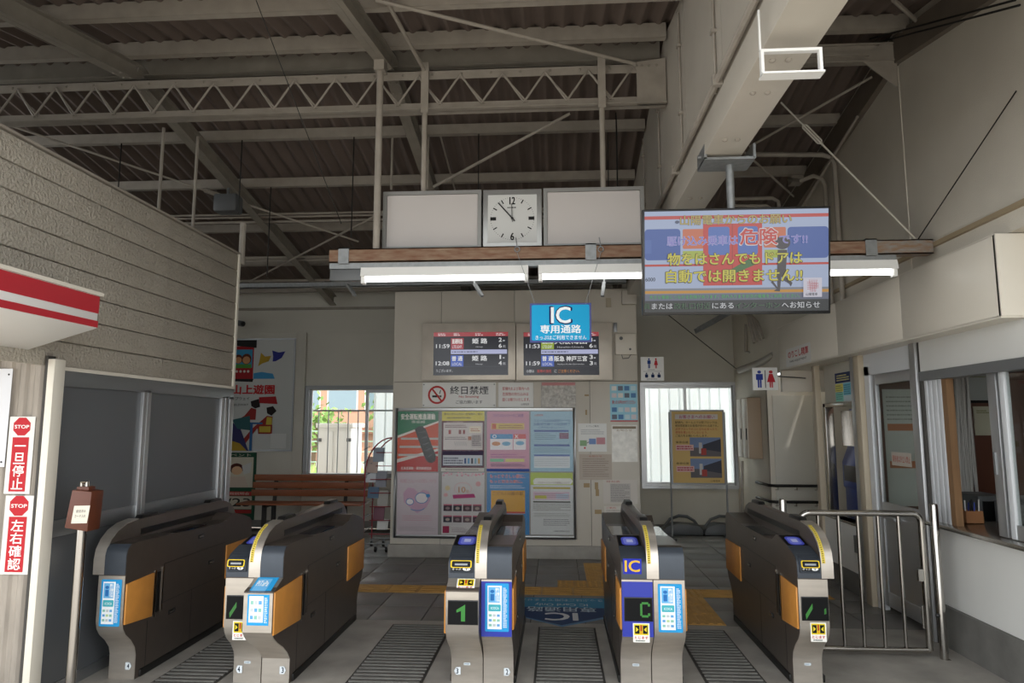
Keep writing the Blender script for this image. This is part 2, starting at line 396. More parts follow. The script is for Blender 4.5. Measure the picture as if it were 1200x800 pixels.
# back walls -------------------------------------------------------
def wall_hole(name, x0, x1, z1, hx0, hx1, hz0, hz1, Y=YB, th=.12, mat=M_wall):
    m = MB()
    m.box((x0, Y, 0), (hx0, Y+th, z1)); m.box((hx1, Y, 0), (x1, Y+th, z1)); m.box((hx0, Y, 0), (hx1, Y+th, hz0)); m.box((hx0, Y, hz1), (hx1, Y+th, z1))
    return struct(m.build(name, mat, fix=False))
W1 = (at(361, 505, YB).x, -2.06, at(400, 556, YB).z, at(400, 457, YB).z)
struct(B((-8, 2.38, 3.22), (-3.04, 2.44, 4.15)).build('wall_light_blocker', M_wallR))  # unseen wall over the kiosk, added to block light from the left bay
wb = wall_hole('wall_back', -7.2, -2.04, 3.73, W1[0], W1[1], W1[2], W1[3])
W2 = (at(753, 505, YB).x, at(863, 505, YB).x, at(800, 569, YB).z, at(800, 451, YB).z)
wr = wall_hole('wall_back_right', 1.0, 2.83, 3.73, W2[0], W2[1], W2[2], W2[3])
struct(B((-7.3, 6.1, 0), (-7.2, YB+.12, 4.6)).build('wall_left_far', M_wallR))
struct(B((-2.04, YB, 3.2), (1.0, YB+.1, 3.73)).build('wall_back_upper', M_wall))
for a, b, h in ((-7.2, -2.04, .11), (1.0, 2.74, .10)):
    struct(B((a, YB-.02, 0), (b, YB, h)).build('baseboard_back', M_concd))
# battens and panel joints on the left back wall
zt = at(310, 390, YB).z
B((-7.2, YB-.012, zt-.012), (-2.04, YB, zt+.012)).build('batten', M_wall, wb)
B((-7.2, YB-.03, at(310, 363, YB).z-.01), (-2.04, YB, at(310, 363, YB).z+.03)).build('cornice', M_rafter, wb)
xb0, xb1 = at(345, 480, YB).x, at(357, 480, YB).x
B((xb0, YB-.035, 0), (xb1, YB, zt)).build('batten', M_wall, wb, bev=.003)
B((xb1+.02, YB-.008, W1[3]+.05), (-2.05, YB, zt-.02)).build('panel', M_wall, wb)
# window 1
def frame_rect(m, x0, x1, z0, z1, y0, y1, t):
    m.box((x0, y0, z0), (x0+t, y1, z1)); m.box((x1-t, y0, z0), (x1, y1, z1)); m.box((x0+t, y0, z0), (x1-t, y1, z0+t)); m.box((x0+t, y0, z1-t), (x1-t, y1, z1)); return m
w1 = struct(frame_rect(MB(), W1[0]-.05, W1[1]+.01, W1[2]-.04, W1[3]+.07, YB-.045, YB+.1, .06).build('window_1', M_alud))
xm = at(430, 505, YB).x
frame_rect(MB(), xm-.03, W1[1]+.0, W1[2]+.02, W1[3]-.0, YB-.01, YB+.03, .045).build('sash', M_aluw, w1)
B((xm+.02, YB+.005, W1[2]+.06), (W1[1]-.04, YB+.011, W1[3]-.04)).build('pane', M_glass, w1)
B((W1[0]+.01, YB+.02, W1[2]+.02), (W1[0]+.045, YB+.05, W1[3]+.01)).build('jamb', M_aluw, w1)
zr = at(400, 481, YB+.2).z
for k in range(6):
    x = at(373+11.6*k, 505, YB+.2).x
    MB().tube([(x, YB+.2, W1[2]-.1), (x, YB+.2, zr)], .009, 6).build('guard_bar', M_alud, w1)
MB().bar((W1[0]-.1, YB+.2, zr), (W1[1]+.1, YB+.2, zr), .02, .025).build('guard_rail', M_alud, w1)
MB().bar((W1[0]-.1, YB+.2, W1[2]-.08), (W1[1]+.1, YB+.2, W1[2]-.08), .02, .025).build('guard_rail', M_alud, w1)
# window 2
w2 = struct(frame_rect(MB(), W2[0]-.03, W2[1]+.03, W2[2]-.04, W2[3]+.04, YB-.035, YB+.1, .05).build('window_2', M_alu))
xm = at(804, 505, YB).x
for a, b, y in ((W2[0]+.02, xm+.02, YB+.04), (xm-.02, W2[1]-.02, YB+.0)):
    frame_rect(MB(), a, b, W2[2]+.01, W2[3]-.01, y, y+.03, .04).build('sash', M_alu, w2)
    B((a+.03, y+.012, W2[2]+.03), (b-.03, y+.017, W2[3]-.03)).build('pane', M_glass, w2)
B((W2[1]-.06, YB-.03, W2[2]), (W2[1]-.035, YB-.005, W2[3])).build('curtain_rail', M_alud, w2)
# central clad block ----------------------------------------------
cb = struct(B((-2.03, YC+.012, 0), (.99, YB, 3.27)).build('wall_center', M_groove))
zj = at(600, 447, YC).z
top_x = [-2.04]+[at(q, 390, YC).x for q in (517, 603, 690)]+[1.0]
low_x = [-2.04]+[at(q, 520, YC).x for q in (517, 603, 692)]+[1.0]
for xs, z0, z1 in ((top_x, zj, 3.28), (low_x, .15, zj)):
    for i in range(4): B((xs[i]+.0025, YC, z0+.0025), (xs[i+1]-.0025, YC+.02, z1-.0025)).build('cladding_panel', M_block, cb, bev=.0015)
B((.98, YC+.02, 0), (1.005, YB, 3.28)).build('cladding_panel', M_block, cb); B((-2.045, YC+.02, 0), (-2.03, YB, 3.28)).build('cladding_panel', M_block, cb)
B((-2.06, YC-.03, 0), (1.02, YB, .15)).build('plinth', M_conc, cb, bev=.004)
# right-hand side --------------------------------------------------
ur = MB().prism([(1.5, 2.75), (4.23, 2.75), (4.23, 2.25), (9.13, 2.25), (9.13, 0), (YB+.1, 0), (YB+.1, roofz(YB)+.1), (RY, RZ+.1), (1.5, roofz(1.5)+.1)], 'x', 2.74, 2.84)
wrt = struct(ur.build('wall_right', M_wallR, fix=False))
for (ya, yb) in ((1.5, RY), (RY, YB)):
    MB().bar((2.715, ya, roofz(ya)-.10), (2.715, yb, roofz(yb)-.10), .05, .22).build('edge_beam', pm('edge_beam_paint', '#6e6459', .6, var=.1, scale=6), wrt)
for Y in (3.4, 5.33, 7.4): B((2.735, Y-.006, 2.6), (2.742, Y+.006, roofz(Y)-.2)).build('wall_joint', M_offwhite, wrt)
q0, q1 = atX(1100, 285, 2.72), atX(1200, 236, 2.72)
MB().bar((2.725, q0.y+2.0, q1.z), (2.725, q1.y-2, q1.z), .03, .03).build('wall_rail', pm('rail_tan', '#9c8b70', .5), wrt)
fas = struct(B((2.66, 4.22, 2.245), (3.7, 8.25, 2.735)).build('trim_2', M_groove))
fj = [4.2, atX(1054, 340, 2.65).y, atX(981, 400, 2.65).y, 8.27]
for i in range(3):
    m = MB().box((2.65, fj[i]+.003*(i > 0), 2.24), (2.67, fj[i+1]-.003, 2.74)); m.build('fascia_panel', M_offwhite, fas, bev=.002)
B((2.65, 4.19, 2.24), (3.7, 4.22, 2.74)).build('fascia_panel', M_offwhite, fas, bev=.002)
B((2.65, 4.2, 2.23), (3.7, 8.27, 2.245)).build('soffit_panel', M_offwhite, fas)
B((2.65, 4.2, 2.735), (3.7, 8.27, 2.745)).build('top_panel', M_offwhite, fas)
# wall facing us at the end of the office front, with its access door
we = struct(B((2.74, 9.1, 0), (3.8, 9.16, 2.24)).build('wall_end', M_wallR))
B((2.66, 8.24, 1.98), (3.3, 8.3, 2.235)).build('lintel', M_offwhite, fas, bev=.003)
B((2.80, 9.085, .05), (3.40, 9.1, 1.97)).build('access_door', M_wall, we, bev=.003)
struct(B((3.3, 7.7, 0), (3.36, 9.1, 2.24)).build('wall_recess', M_wallR))
struct(B((2.95, 1.5, 2.26), (3.05, 4.19, 2.78)).build('wall_right_recess', M_wallR))
struct(B((2.84, 1.5, 2.75), (3.05, 4.19, 2.78)).build('trim_9', M_offwhite))
struct(B((2.78, 1.5, 2.20), (3.7, 4.19, 2.26)).build('trim_8', M_offwhite, bev=.003))
# office front
M_front = pm('office_white', '#e4e3de', .5, var=.03, scale=2, bump=.12, bscale=220)
wo = struct(B((2.84, 0.5, .28), (2.96, 5.5, .85)).build('wall_right_low', M_front))
struct(B((2.81, 0.5, 0), (2.96, 5.5, .29)).build('baseboard_right', M_concd))
wo2 = struct(B((2.83, 6.62, .2), (2.95, 7.72, .66)).build('wall_niche_low', M_front))
struct(B((2.82, 6.5, 0), (2.95, 8.3, .2)).build('baseboard_niche', M_concd))
t4 = struct(B((2.80, 7.60, 0), (2.86, 7.68, 2.24)).build('trim_4', pm('beige_jamb', '#b8ab95', .5), bev=.004))
t5 = struct(B((2.79, 6.58, 0), (2.86, 6.68, 2.24)).build('trim_5', M_alu, bev=.004))
B((2.775, 6.46, 0), (2.86, 6.57, 2.24)).build('post', MATS['beige_jamb'], t5, bev=.004)
t6 = struct(B((2.78, 5.47, 0), (2.87, 5.56, 2.24)).build('trim_6', M_alu, bev=.004))
B((2.80, 5.44, 0), (2.86, 5.465, 2.24)).build('shadow_gap', M_groove, t6)
# office door
mm = MB(); mm.box((2.82, 6.36, 0), (2.88, 6.45, 2.12)); mm.box((2.82, 5.56, 0), (2.88, 5.60, 2.12)); mm.box((2.82, 5.56, 2.04), (2.88, 6.45, 2.24))
do = struct(mm.build('door_2', M_aluw, fix=False))
for a, b, c, d in ((5.60, 5.68, .05, 2.04), (6.28, 6.36, .05, 2.04), (5.68, 6.28, 1.95, 2.04), (5.68, 6.28, .82, .93), (5.68, 6.28, .05, .17)):
    B((2.835, a, c), (2.87, b, d)).build('door_rail', M_alu, do, bev=.003)
B((2.85, 5.68, .93), (2.856, 6.28, 1.95)).build('pane', M_glass, do)
B((2.848, 5.68, .17), (2.862, 6.28, .82)).build('door_panel', M_alu, do)
B((2.79, 6.00, .80), (2.84, 6.2, .82)).build('bar_handle', M_alu, do)
# office window with counter
ow = struct(B((2.80, 1.5, 2.0), (2.9, 5.44, 2.24)).build('window_3', M_front, bev=.003))
B((2.79, 1.5, 1.93), (2.9, 5.44, 2.0)).build('track', M_alud, ow)
for a, b in ((5.40, 5.44), (5.34, 5.385), (5.27, 5.33), (5.21, 5.26)):
    B((2.82, a, .88), (2.88, b, 1.95)).build('stile', M_aluw, ow, bev=.004)
B((2.82, 5.14, .88), (2.87, 5.2, 1.95)).build('wood_jamb', M_woodl, ow)
for a, b in ((4.60, 4.69), (4.52, 4.57)): B((2.83, a, .89), (2.87, b, 1.95)).build('sash_stile', M_alu if a > 4.58 else M_aluw, ow, bev=.004)
B((2.835, 1.5, .89), (2.865, 4.52, .98)).build('sash_rail', M_alu, ow)
B((2.848, 1.5, .98), (2.853, 4.52, 1.93)).build('pane', M_glass, ow)
B((2.822, 4.655, 1.28), (2.83, 4.675, 1.42)).build('pull', M_alud, ow)
ct = tag(B((2.74, .8, .855), (3.35, 5.42, .885)).build('counter_top', M_steel, bev=.004), 'polished steel counter top below the ticket office window', 'counter')
# office room behind
M_office = pm('office_panelling', '#5a3424', .5, var=.15, scale=3, stretch=(3, 3, .5))
struct(B((2.96, 6.5, 0), (6.2, 6.56, 2.24)).build('wall_office_back', M_office)); struct(B((6.2, 0.5, 0), (6.3, 6.56, 2.24)).build('wall_office_side', M_office))
struct(B((2.9, .5, 2.24), (6.3, 8.3, 2.3)).build('ceiling_office', M_wall)); struct(B((2.96, 0.4, 0), (6.3, .5, 2.24)).build('wall_office_near', M_office))
struct(B((2.84, 0.5, 0.86), (2.9, 1.5, 2.24)).build('wall_office_front', M_front))
# panelled partition above the gates, with the box beam under it ----
XP = .90
pp = MB().prism([(1.5, 3.36), (8.46, 3.36), (8.46, roofz(8.46)+.1), (RY, RZ+.1), (1.5, roofz(1.5)+.1)], 'x', XP+.012, XP+.1)
pw = struct(pp.build('wall_partition', M_groove, fix=False))
ys = [2.5+1.0*k for k in range(6)]
for a, b in zip([1.5]+ys, ys+[8.46]):
    pts = [(a+.003, 3.37), (b-.003, 3.37), (b-.003, roofz(b)+.08)]+([(RY, RZ+.08)] if a < RY < b else [])+[(a+.003, roofz(a)+.08)]
    MB().prism(pts, 'x', XP, XP+.014).build('wall_panel', M_paint2, pw)
for y in ys[1:5]:
    m = MB().tube([(XP-.012, y+.12, 3.4), (XP-.012, y+.12, roofz(y)+.02)], .008, 6)
    for z in (3.75, 4.25): m.box((XP-.03, y+.10, z), (XP, y+.14, z+.02))
    m.build('cable_riser', M_paint, pw)
bb = struct(B((XP-.01, 1.5, 3.19), (XP+.215, 8.46, 3.385)).build('trim_7', M_paint2, bev=.004))
for y in (2.9, 3.2, 3.75, 4.05, 4.75, 5.05, 5.7):
    for dx in (.06, .13): MB().ball((XP+dx, y, 3.19), (.016, .016, .012), 0, 5).build('bolt', M_paint, bb, smooth=True)
m = MB().tube([(XP-.03, 1.5, 3.42), (XP-.03, 8.3, 3.42)], .02, 8)
for y in (2.2, 3.5, 4.8, 6.1): m.box((XP-.055, y, 3.39), (XP, y+.03, 3.45))
m.build('wall_conduit', M_paint, pw, smooth=True)
# roof truss across the left bay -----------------------------------
YT = 5.22
zt1, zt0 = at(400, 86, YT).z, at(400, 96.5, YT).z; zb1, zb0 = at(400, 124, YT).z, at(400, 134, YT).z
tr = thing('roof_truss', 'grey lattice truss crossing the hall above the clock', 'truss', (-3.3, YT, zb0))
def rel(mb, name, mat, par, **k):
    o = mb.build(name, mat, None, **k); o.parent = par; o.matrix_parent_inverse = Matrix.Translation(par.location).inverted(); return o
rel(MB().box((-7.4, YT-.004, zt0), (XP-.01, YT+.004, zt1)).box((-7.4, YT-.004, zt1-.008), (XP-.01, YT+.06, zt1)), 'top_chord', M_paint, tr)
rel(MB().box((-7.4, YT-.004, zb0), (XP-.01, YT+.004, zb1)).box((-7.4, YT-.055, zb0), (XP-.01, YT+.06, zb0+.008)), 'bottom_chord', M_paint, tr)
x = XP-.28; stp = .172; i = 0
while x > -5.6:
    a = (x, YT-.012, zt0+.03) if i % 2 == 0 else (x, YT-.012, zb1-.02); b = (x-stp, YT-.012, zb1-.02) if i % 2 == 0 else (x-stp, YT-.012, zt0+.03)
    mm = MB().tube([a, b], .009, 6)
    if i % 2: mm.tube([(a[0]+.025, YT-.012, a[2]), (b[0]+.012, YT-.012, b[2]-.03)], .007, 6)
    rel(mm, 'lacing_bar', M_paint, tr, smooth=True); x -= stp; i += 1
rel(MB().prism([(XP-.24, zb0), (XP-.01, zb0), (XP-.01, zt1+.03), (XP-.27, zt1), (XP-.24, zt0)], 'y', YT-.02, YT-.008), 'gusset_plate', M_paint, tr)
mm = MB()
for dx in (.04, .1, .16, .2): mm.ball((XP-.04-dx, YT-.02, zt1-.03), (.012, .008, .012), 0, 4)
for k in range(26): mm.ball((XP-.45-.24*k, YT-.006, zt0+.04), (.012, .008, .012), 0, 4)
rel(mm, 'rivets', M_rafter, tr)
rt = thing('cross_beam', 'painted channel beam between the partition and the right wall under the roof', 'beam', (1.9, YT+.05, RZ-.25))
zc1, zc0 = at(1000, 53, 5.3).z, at(1000, 74, 5.3).z
rel(MB().box((1.12, 5.3, zc0), (2.7, 5.31, zc1)).box((1.12, 5.27, zc0), (2.7, 5.33, zc0+.01)).box((1.12, 5.27, zc1-.01), (2.7, 5.33, zc1)).box((1.12, 5.285, (zc0+zc1)/2-.02), (2.7, 5.3, (zc0+zc1)/2+.01)), 'channel', M_paint, rt)
rel(MB().prism([(2.45, zc0), (2.70, zc0-.22), (2.72, zc1-.02), (2.6, zc1)], 'y', 5.28, 5.292), 'knee_plate', M_paint, rt)
# ------------------------------------------------------------------ outside, seen through the windows
M_ball = pm('ballast', '#b1a596', .9, var=.3, scale=30, bump=.6, bscale=40)
struct(B((-40, YB+.12, -.3), (30, 60, -.05)).build('ground_outside', M_ball))
struct(B((-40, -60, -.3), (30, -14, -.02)).build('ground_forecourt', M_conc))
for y in (13.6, 14.7, 17.0, 18.1):
    tag(MB().box((-14, y, -.05), (4, y+.07, .14)).box((-14, y-.03, .1), (4, y+.10, .15)).build('rail', pm('rail_rust', '#7d5a49', .7, var=.15)), 'rusty %s running past the left window' % {13.6: 'steel rail nearest the building', 14.7: 'second steel rail from the building', 17.0: 'third steel rail from the building', 18.1: 'farthest steel rail'}[y], 'rail', 'track rails outside')
c0, c1 = at(372, 540, 12.3), at(412, 490, 12.3)
cab = thing('signal_cabinet', 'white metal trackside cabinet seen through the left window', 'cabinet', ((c0.x+c1.x)/2, 12.3, -.05))
hw = (c1.x-c0.x)/2
hz = at(400, 501, 12.3).z+.05
B((-hw, 0, 0), (hw, .7, hz)).build('body', M_white, cab, bev=.01)
B((-hw-.04, -.04, hz), (hw+.04, .74, hz+.08)).build('roof', M_white, cab, bev=.01)
for sx in (-1, 1):
    B((sx*hw*.52-hw*.44, -.02, .25), (sx*hw*.52+hw*.44, 0, hz-.06)).build('door', M_white, cab, bev=.006)
    for z in (.45, hz-.25): B((sx*hw*.9-.04, -.04, z), (sx*hw*.9+.04, -.01, z+.06)).build('hinge', M_grey, cab)
# mesh fence and planting beyond the tracks
fe = thing('track_fence', 'green wire fence beyond the tracks', 'fence', (-6, 20, 0))
for k in range(12): MB().tube([(-7+1.2*k, 0, -.05), (-7+1.2*k, 0, 1.6)], .03, 6).build('post', pm('fence_green', '#8fae9a', .6), fe)
for z in (.2, .5, .8, 1.1, 1.4): MB().bar((-7, 0, z), (6.2, 0, z), .02, .03).build('rail_wire', MATS['fence_green'], fe)
M_leaf = pm('leaf_green', '#6f8f48', .6, var=.3, scale=6); M_leaf2 = pm('grass_green', '#9cc069', .7, var=.3)
gr = B((-14, 19.0, -.05), (3, 19.8, .35)); o = MB()
for k in range(900):
    x, y = random.uniform(-11, 1), random.uniform(18.9, 19.9); h = random.uniform(.25, .55)
    o.add([(x-.05, y, -.05), (x+.05, y, -.05), (x+random.uniform(-.1, .1), y, h)], [(0, 1, 2)])
g = o.build('grass_verge', M_leaf2, fix=False); tag(g, 'bright green verge along the far side of the tracks', 'grass'); g['kind'] = 'stuff'
for X, Y, h, lab in ((-7.9, 22, 2.3, 'leafy bush left of the white trackside cabinet'), (-5.3, 22.5, 3.2, 'taller leafy tree right of the white trackside cabinet')):
    t = thing('tree', lab, 'tree', (X, Y, -.05), 'trees beyond the tracks')
    MB().tube([(0, 0, 0), (.05, 0, h*.5), (.1, 0, h*.8)], [.1, .07, .03], 7).build('trunk', pm('bark', '#6d5b4a', .9), t)
    lf = MB(); rnd = random.Random(int(h*10))
    for k in range(420):
        c = Vector((rnd.gauss(0, .42), rnd.gauss(0, .5), h*.68+rnd.gauss(0, h*.17))); a = Vector((rnd.uniform(-1, 1), rnd.uniform(-1, 1), rnd.uniform(-1, 1))).normalized()*.11
        b2 = a.cross(Vector((rnd.uniform(-1, 1), .3, rnd.uniform(-1, 1)))).normalized()*.07
        lf.add([c-a, c+b2, c+a, c-b2], [(0, 1, 2, 3)])
    lv = lf.build('foliage', M_leaf, t, fix=False); lv['kind'] = 'stuff'
bl = thing('apartment_block', 'pinkish tan building beyond the tracks with bands of windows', 'building', (-9, 30, 0))
M_tan = pm('tan_render', '#a07d68', .8)
B((-9, 0, -.05), (6, 6, 9)).build('wall', M_tan, bl)
for z in (2.2, 5.2):
    for k in range(8):
        f = B((-8+1.7*k, -.05, z), (-6.6+1.7*k, .02, z+1.0)).build('window', pm('bright_frame', '#b4b8b8', .5), bl)
        B((-7.93+1.7*k, -.07, z+.07), (-6.67+1.7*k, -.04, z+.93)).build('pane', pm('far_pane', '#6d8088', .2), f)
    B((-9, -.35, z-1.0), (6, 0, z-.75)).build('ledge', pm('ledge_brown', '#7d5a47', .8), bl)
# ribbed translucent screens outside the windows
def ribbed(name, label, x0, x1, z0, z1, Y):
    m = MB(); n = int((x1-x0)/.16); pts = []
    for i in range(n+1):
        x = x0+(x1-x0)*i/n
        pts += [(x, Y), (x+.012, Y-.045), (x+.03, Y-.045), (x+.042, Y)]
    vs = [(p[0], p[1], z0) for p in pts]+[(p[0], p[1], z1) for p in pts]; k = len(pts)
    m.add(vs, [(i, i+1, k+i+1, k+i) for i in range(k-1)])
    return tag(m.build(name, M_milk, fix=False), label, 'screen')
ribbed('ribbed_screen', 'white ribbed translucent screen outside the right window', 1.0, 3.4, -.05, 3.0, YB+.5)
ribbed('ribbed_screen', 'pale translucent screen outside the right half of the left window', -3.02, -1.6, -.05, 2.7, YB+.5)
# ================================================================== TICKET GATES
L_G = 1.76
def rot(pts): return [(L_G-y, z) for y, z in pts]
TOE = [(.16, .0), (.16, .15), (.145, .20), (.10, .255), (.04, .305), (.012, .345), (0, .39)]
def toe(prot):
    return [(y if i < 2 else y-prot*(i-1)/5, z) for i, (y, z) in enumerate(TOE)]
A_TOP = [(0, .66), (0, .745), (.012, .775), (.04, .795), (.16, .832), (.34, .872), (.38, .872), (.46, .83), (.60, .815)]
B_TOP = [(0, .66), (0, .79), (.012, .825), (.04, .848), (.10, .855), (.42, .846)]
def offset(pts, d):
    out = []
    for i, p in enumerate(pts):
        a = Vector(pts[max(i-1, 0)]); b = Vector(pts[min(i+1, len(pts)-1)]); t = (b-a).normalized(); n = Vector((-t.y, t.x))
        out.append((p[0]+n.x*d, p[1]+n.y*d))
    return out
def shell(pts, x0, x1, th):
    """sheet following a front outline (bottom to top), th metres proud"""
    o = offset(pts, th); m = MB(); n = len(pts)
    vs = [(x0, *p) for p in o]+[(x1, *p) for p in o]+[(x0, *p) for p in pts]+[(x1, *p) for p in pts]
    fs = [(i, i+1, n+i+1, n+i) for i in range(n-1)]+[(i+1, i, 2*n+i, 2*n+i+1) for i in range(n-1)]+[(n+i, n+i+1, 3*n+i+1, 3*n+i) for i in range(n-1)]
    fs += [(0, n, 3*n, 2*n), (2*n-1, n-1, 3*n-1, 4*n-1)]
    return m.add(vs, fs)
def sticker_blue(sh):
    sh.rrect(0, 0, 1, 1, .006, '#2b9ad6'); sh.rect(.10, .05, .70, .95, '#f2f6f8')
    sh.rect(.14, .08, .62, .40, '#6fb6e6'); sh.ell(.30, .17, .09, .035, '#2c6fb4'); sh.rrect(.22, .22, .38, .36, .004, '#2c6fb4')
    sh.text('PiTaPa', .44, .10, .60, .38, '#f2f6f8', .01)
    sh.rrect(.14, .44, .66, .58, .005, '#49b1bd'); sh.text('ICOCA', .24, .49, .58, .54, '#e9f6f4', .01)
    for i in range(3):
        for j in range(3): sh.rect(.16+.17*i, .64+.10*j, .28+.17*i, .69+.10*j, ['#8fc3b3', '#c7cdd0', '#6aa6d8', '#bcd3a0'][(i+2*j) % 4])
    sh.fine(.76, .08, .92, .92, 24, '#e8f4fb')
def caution(sh):
    sh.rect(0, 0, 1, 1, '#f4f2ea'); sh.rect(.06, .05, .94, .62, '#e6cf2d')
    sh.rect(.12, .12, .40, .55, '#151515'); sh.rect(.60, .12, .88, .55, '#151515'); sh.rect(.44, .10, .56, .42, '#b5462a'); sh.ell(.5, .5, .07, .06, '#e0a020')
    sh.poly([(.18, .2), (.34, .33), (.18, .46)], '#e6cf2d'); sh.poly([(.82, .2), (.66, .33), (.82, .46)], '#e6cf2d')
    sh.text('とじます', .1, .68, .9, .82, '#c02a35', .02); sh.fine(.15, .86, .85, .96, 1, '#555555')
def front_sheet(x0, x1, z0, z1, y): return Sheet((x0, y, z1), (1, 0, 0), (0, 0, -1), (0, -1, 0), x1-x0, z1-z0)
def slope_sheet(x0, x1, p_hi, p_lo, lift=.0012):
    hi = Vector((0, *p_hi)); lo = Vector((0, *p_lo)); d = (lo-hi); n = Vector((1, 0, 0)).cross(d).normalized()
    if n.z < 0: n = -n
    return Sheet(Vector((x0, *p_hi))+n*lift, (1, 0, 0), d, n, x1-x0, d.length)
def half_outline(kind, prot):
    """closed side outline of one half; kind A: reader at our end, B: reader at the far end"""
    fr = toe(prot)
    a_front = fr+([(-prot, .62)] if prot else [])+A_TOP
    b_front = fr+([(-prot, .62)] if prot else [])+B_TOP
    if kind == 'A': return a_front+[(1.30, .812)]+list(reversed(rot(TOE+B_TOP[:5])))
    return b_front+[(1.16, .815)]+list(reversed(rot(TOE+A_TOP)))
def flap(par, x, side, y0, y1, z0, z1, dz):
    """padded orange barrier folded against the gate's flank"""
    m = MB(); t = .014*side
    m.prism([(y0, z0+dz*.5), (y1, z0), (y1, z1), (y0, z1-dz*.2)], 'x', x, x+t)
    return m.build('barrier_flap', M_orange, par, bev=.006)
def half(g, kind, x0, x1, prot, outer, cfg):
    out = half_outline(kind, prot)
    MB().prism(out, 'x', x0, x1).build('body_half', M_gate, g)
    s = -1 if outer == x0 else 1; x1_full = x1
    # front sheets
    low = toe(prot)[:] + ([(-prot, .61), (0, .668)] if prot else [(0, .665)])
    ins = .002
    st = shell(low, x0+ins, x1-ins, .004).build('front_plate', M_steelb, g, smooth=True); st['label'] = 'brushed steel front plate'
    if cfg.get('blue'): B((x0+ins, -.0055, .335), (x1-ins, -.002, .655)).build('blue_plate', M_gateblue, g)
    top = A_TOP if kind == 'A' else B_TOP
    fr = top[:5] if kind == 'A' else top[:4]
    fa, fb = (x0+ins, -.037) if kind == 'A' else (.037, x1-ins)
    shell([(0, .672)]+fr[1:], fa, fb, .006).build('front_fairing', M_gated, g, smooth=True)
    if kind == 'A':
        x1 = -.037
        sh = slope_sheet(x0+.006, x1-.004, A_TOP[5], A_TOP[4], .001)
        sh.rect(0, 0, 1, 1, '#07070a'); sh.rrect(.15, .14, .88, .90, .03, '#4d55c8'); sh.rrect(.24, .22, .79, .82, .025, '#7f88e2'); sh.rect(.38, .38, .66, .64, '#c8cdf5'); sh.done_local(g, 'card_reader')
        if cfg.get('ic'):
            sh = slope_sheet(x0+.012, x1-.012, (.115, .8175), (.016, .782), .008); sh.k = .0066
            sh = front_sheet(x0+.012, x1-.03, .70, .79, -.0075); sh.rect(0, 0, 1, 1, '#2a34a8'); sh.text('IC', .1, .12, .9, .85, '#e5b43a', .02); sh.done_local(g, 'ic_badge')
        else:
            m = MB().prism([(-.02, .705), (-.024, .75), (.0, .785), (.06, .808), (.06, .70)], 'x', x0+.012, x1-.01); m.build('ticket_unit', M_gated, g, bev=.006)
            sh = Sheet((x0+.018, -.022, .776), (1, 0, 0), (0, -.25, -1), (0, -1, .25), x1-x0-.034, .036, base=.004)
            sh.rrect(0, -.1, 1, 1.1, .010, '#e5c52c'); sh.rrect(.06, .02, .94, .98, .008, '#16171a'); sh.rect(.2, .4, .8, .7, '#9a9ca0'); sh.done_local(g, 'ticket_slot')
            sh = Sheet((x0+.022, -.0265, .741), (1, 0, 0), (0, .1, -1), (0, -1, -.1), x1-x0-.044, .022)
            sh.rect(0, 0, 1, 1, '#121214'); sh.text('きっぷ', .05, .2, .5, .8, '#e6e6e6', .01); sh.ell(.78, .5, .20, .46, '#eeeeee'); sh.text('T', .68, .22, .88, .8, '#121214', .03); sh.done_local(g, 'ticket_label')
        # display window
        x1 = x1_full
        d0, d1 = x0+.018, x1-.008
        yd = -prot-.005
        B((d0-.004, yd-.004, .425), (d1+.004, yd, .565)).build('display_bezel', M_black, g, bev=.002)
        sh = front_sheet(d0, d1, .43, .56, yd-.0045); sh.rect(0, 0, 1, 1, '#08090a')
        c = cfg['disp']
        if c == '1': sh.poly([(.28, .38), (.58, .14), (.58, .88), (.44, .88), (.44, .42), (.28, .5)], '#49b84a', .4)
        elif c == 'C':
            for a, b in (((.62, .22), (.86, .22)), ((.60, .24), (.60, .78)), ((.62, .80), (.86, .80)), ((.88, .24), (.88, .36)), ((.88, .66), (.88, .78))): sh.line(a, b, .013, '#3fae42', .38)
        else:
            sh.poly([(.12, .75), (.40, .25), (.40, .5), (.14, .98)], '#49a848', .35)
            if c == '/i': sh.poly([(.84, .5), (.92, .45), (.92, .7), (.84, .75)], '#3c8a3c', .4)
        sh.done_local(g, 'display')
        cw = (x1-x0)
        if prot: sh = slope_sheet(x0+cw*.3, x0+cw*.85, (-.012, .6665), (-prot+.012, .614), .0055)
        else: sh = front_sheet(x0+cw*.34, x0+cw*.86, .305, .415, -.0065)
        caution(sh); sh.done_local(g, 'caution_sticker')
    else:
        cw = x1-x0
        if prot:
            sh = front_sheet(x0+cw*.15, x1-cw*.12, .43, .605, -prot-.005); sh.rect(0, 0, 1, 1, '#2b9ad6'); sh.rect(.08, .05, .74, .9, '#f2f6f8')
            for i in range(3):
                for j in range(3): sh.rect(.14+.19*i, .2+.24*j, .28+.19*i, .32+.24*j, ['#8fc3b3', '#c7cdd0', '#6aa6d8'][(i+j) % 3])
            sh.fine(.8, .08, .94, .92, 14, '#e8f4fb'); sh.done_local(g, 'card_sticker')
            sh = slope_sheet(x0+cw*.15, x1-cw*.12, (-.004, .668), (-prot, .612), .0055); sh.rect(0, 0, 1, 1, '#2b9ad6'); sh.rect(.08, .1, .74, 1, '#6fb6e6'); sh.text('PiTaPa', .14, .25, .68, .6, '#f2f6f8', .01); sh.done_local(g, 'card_sticker')
        else:
            sh = front_sheet(x0+cw*.14, x1-cw*.10, .365, .645, -.0068); sticker_blue(sh); sh.done_local(g, 'card_sticker')
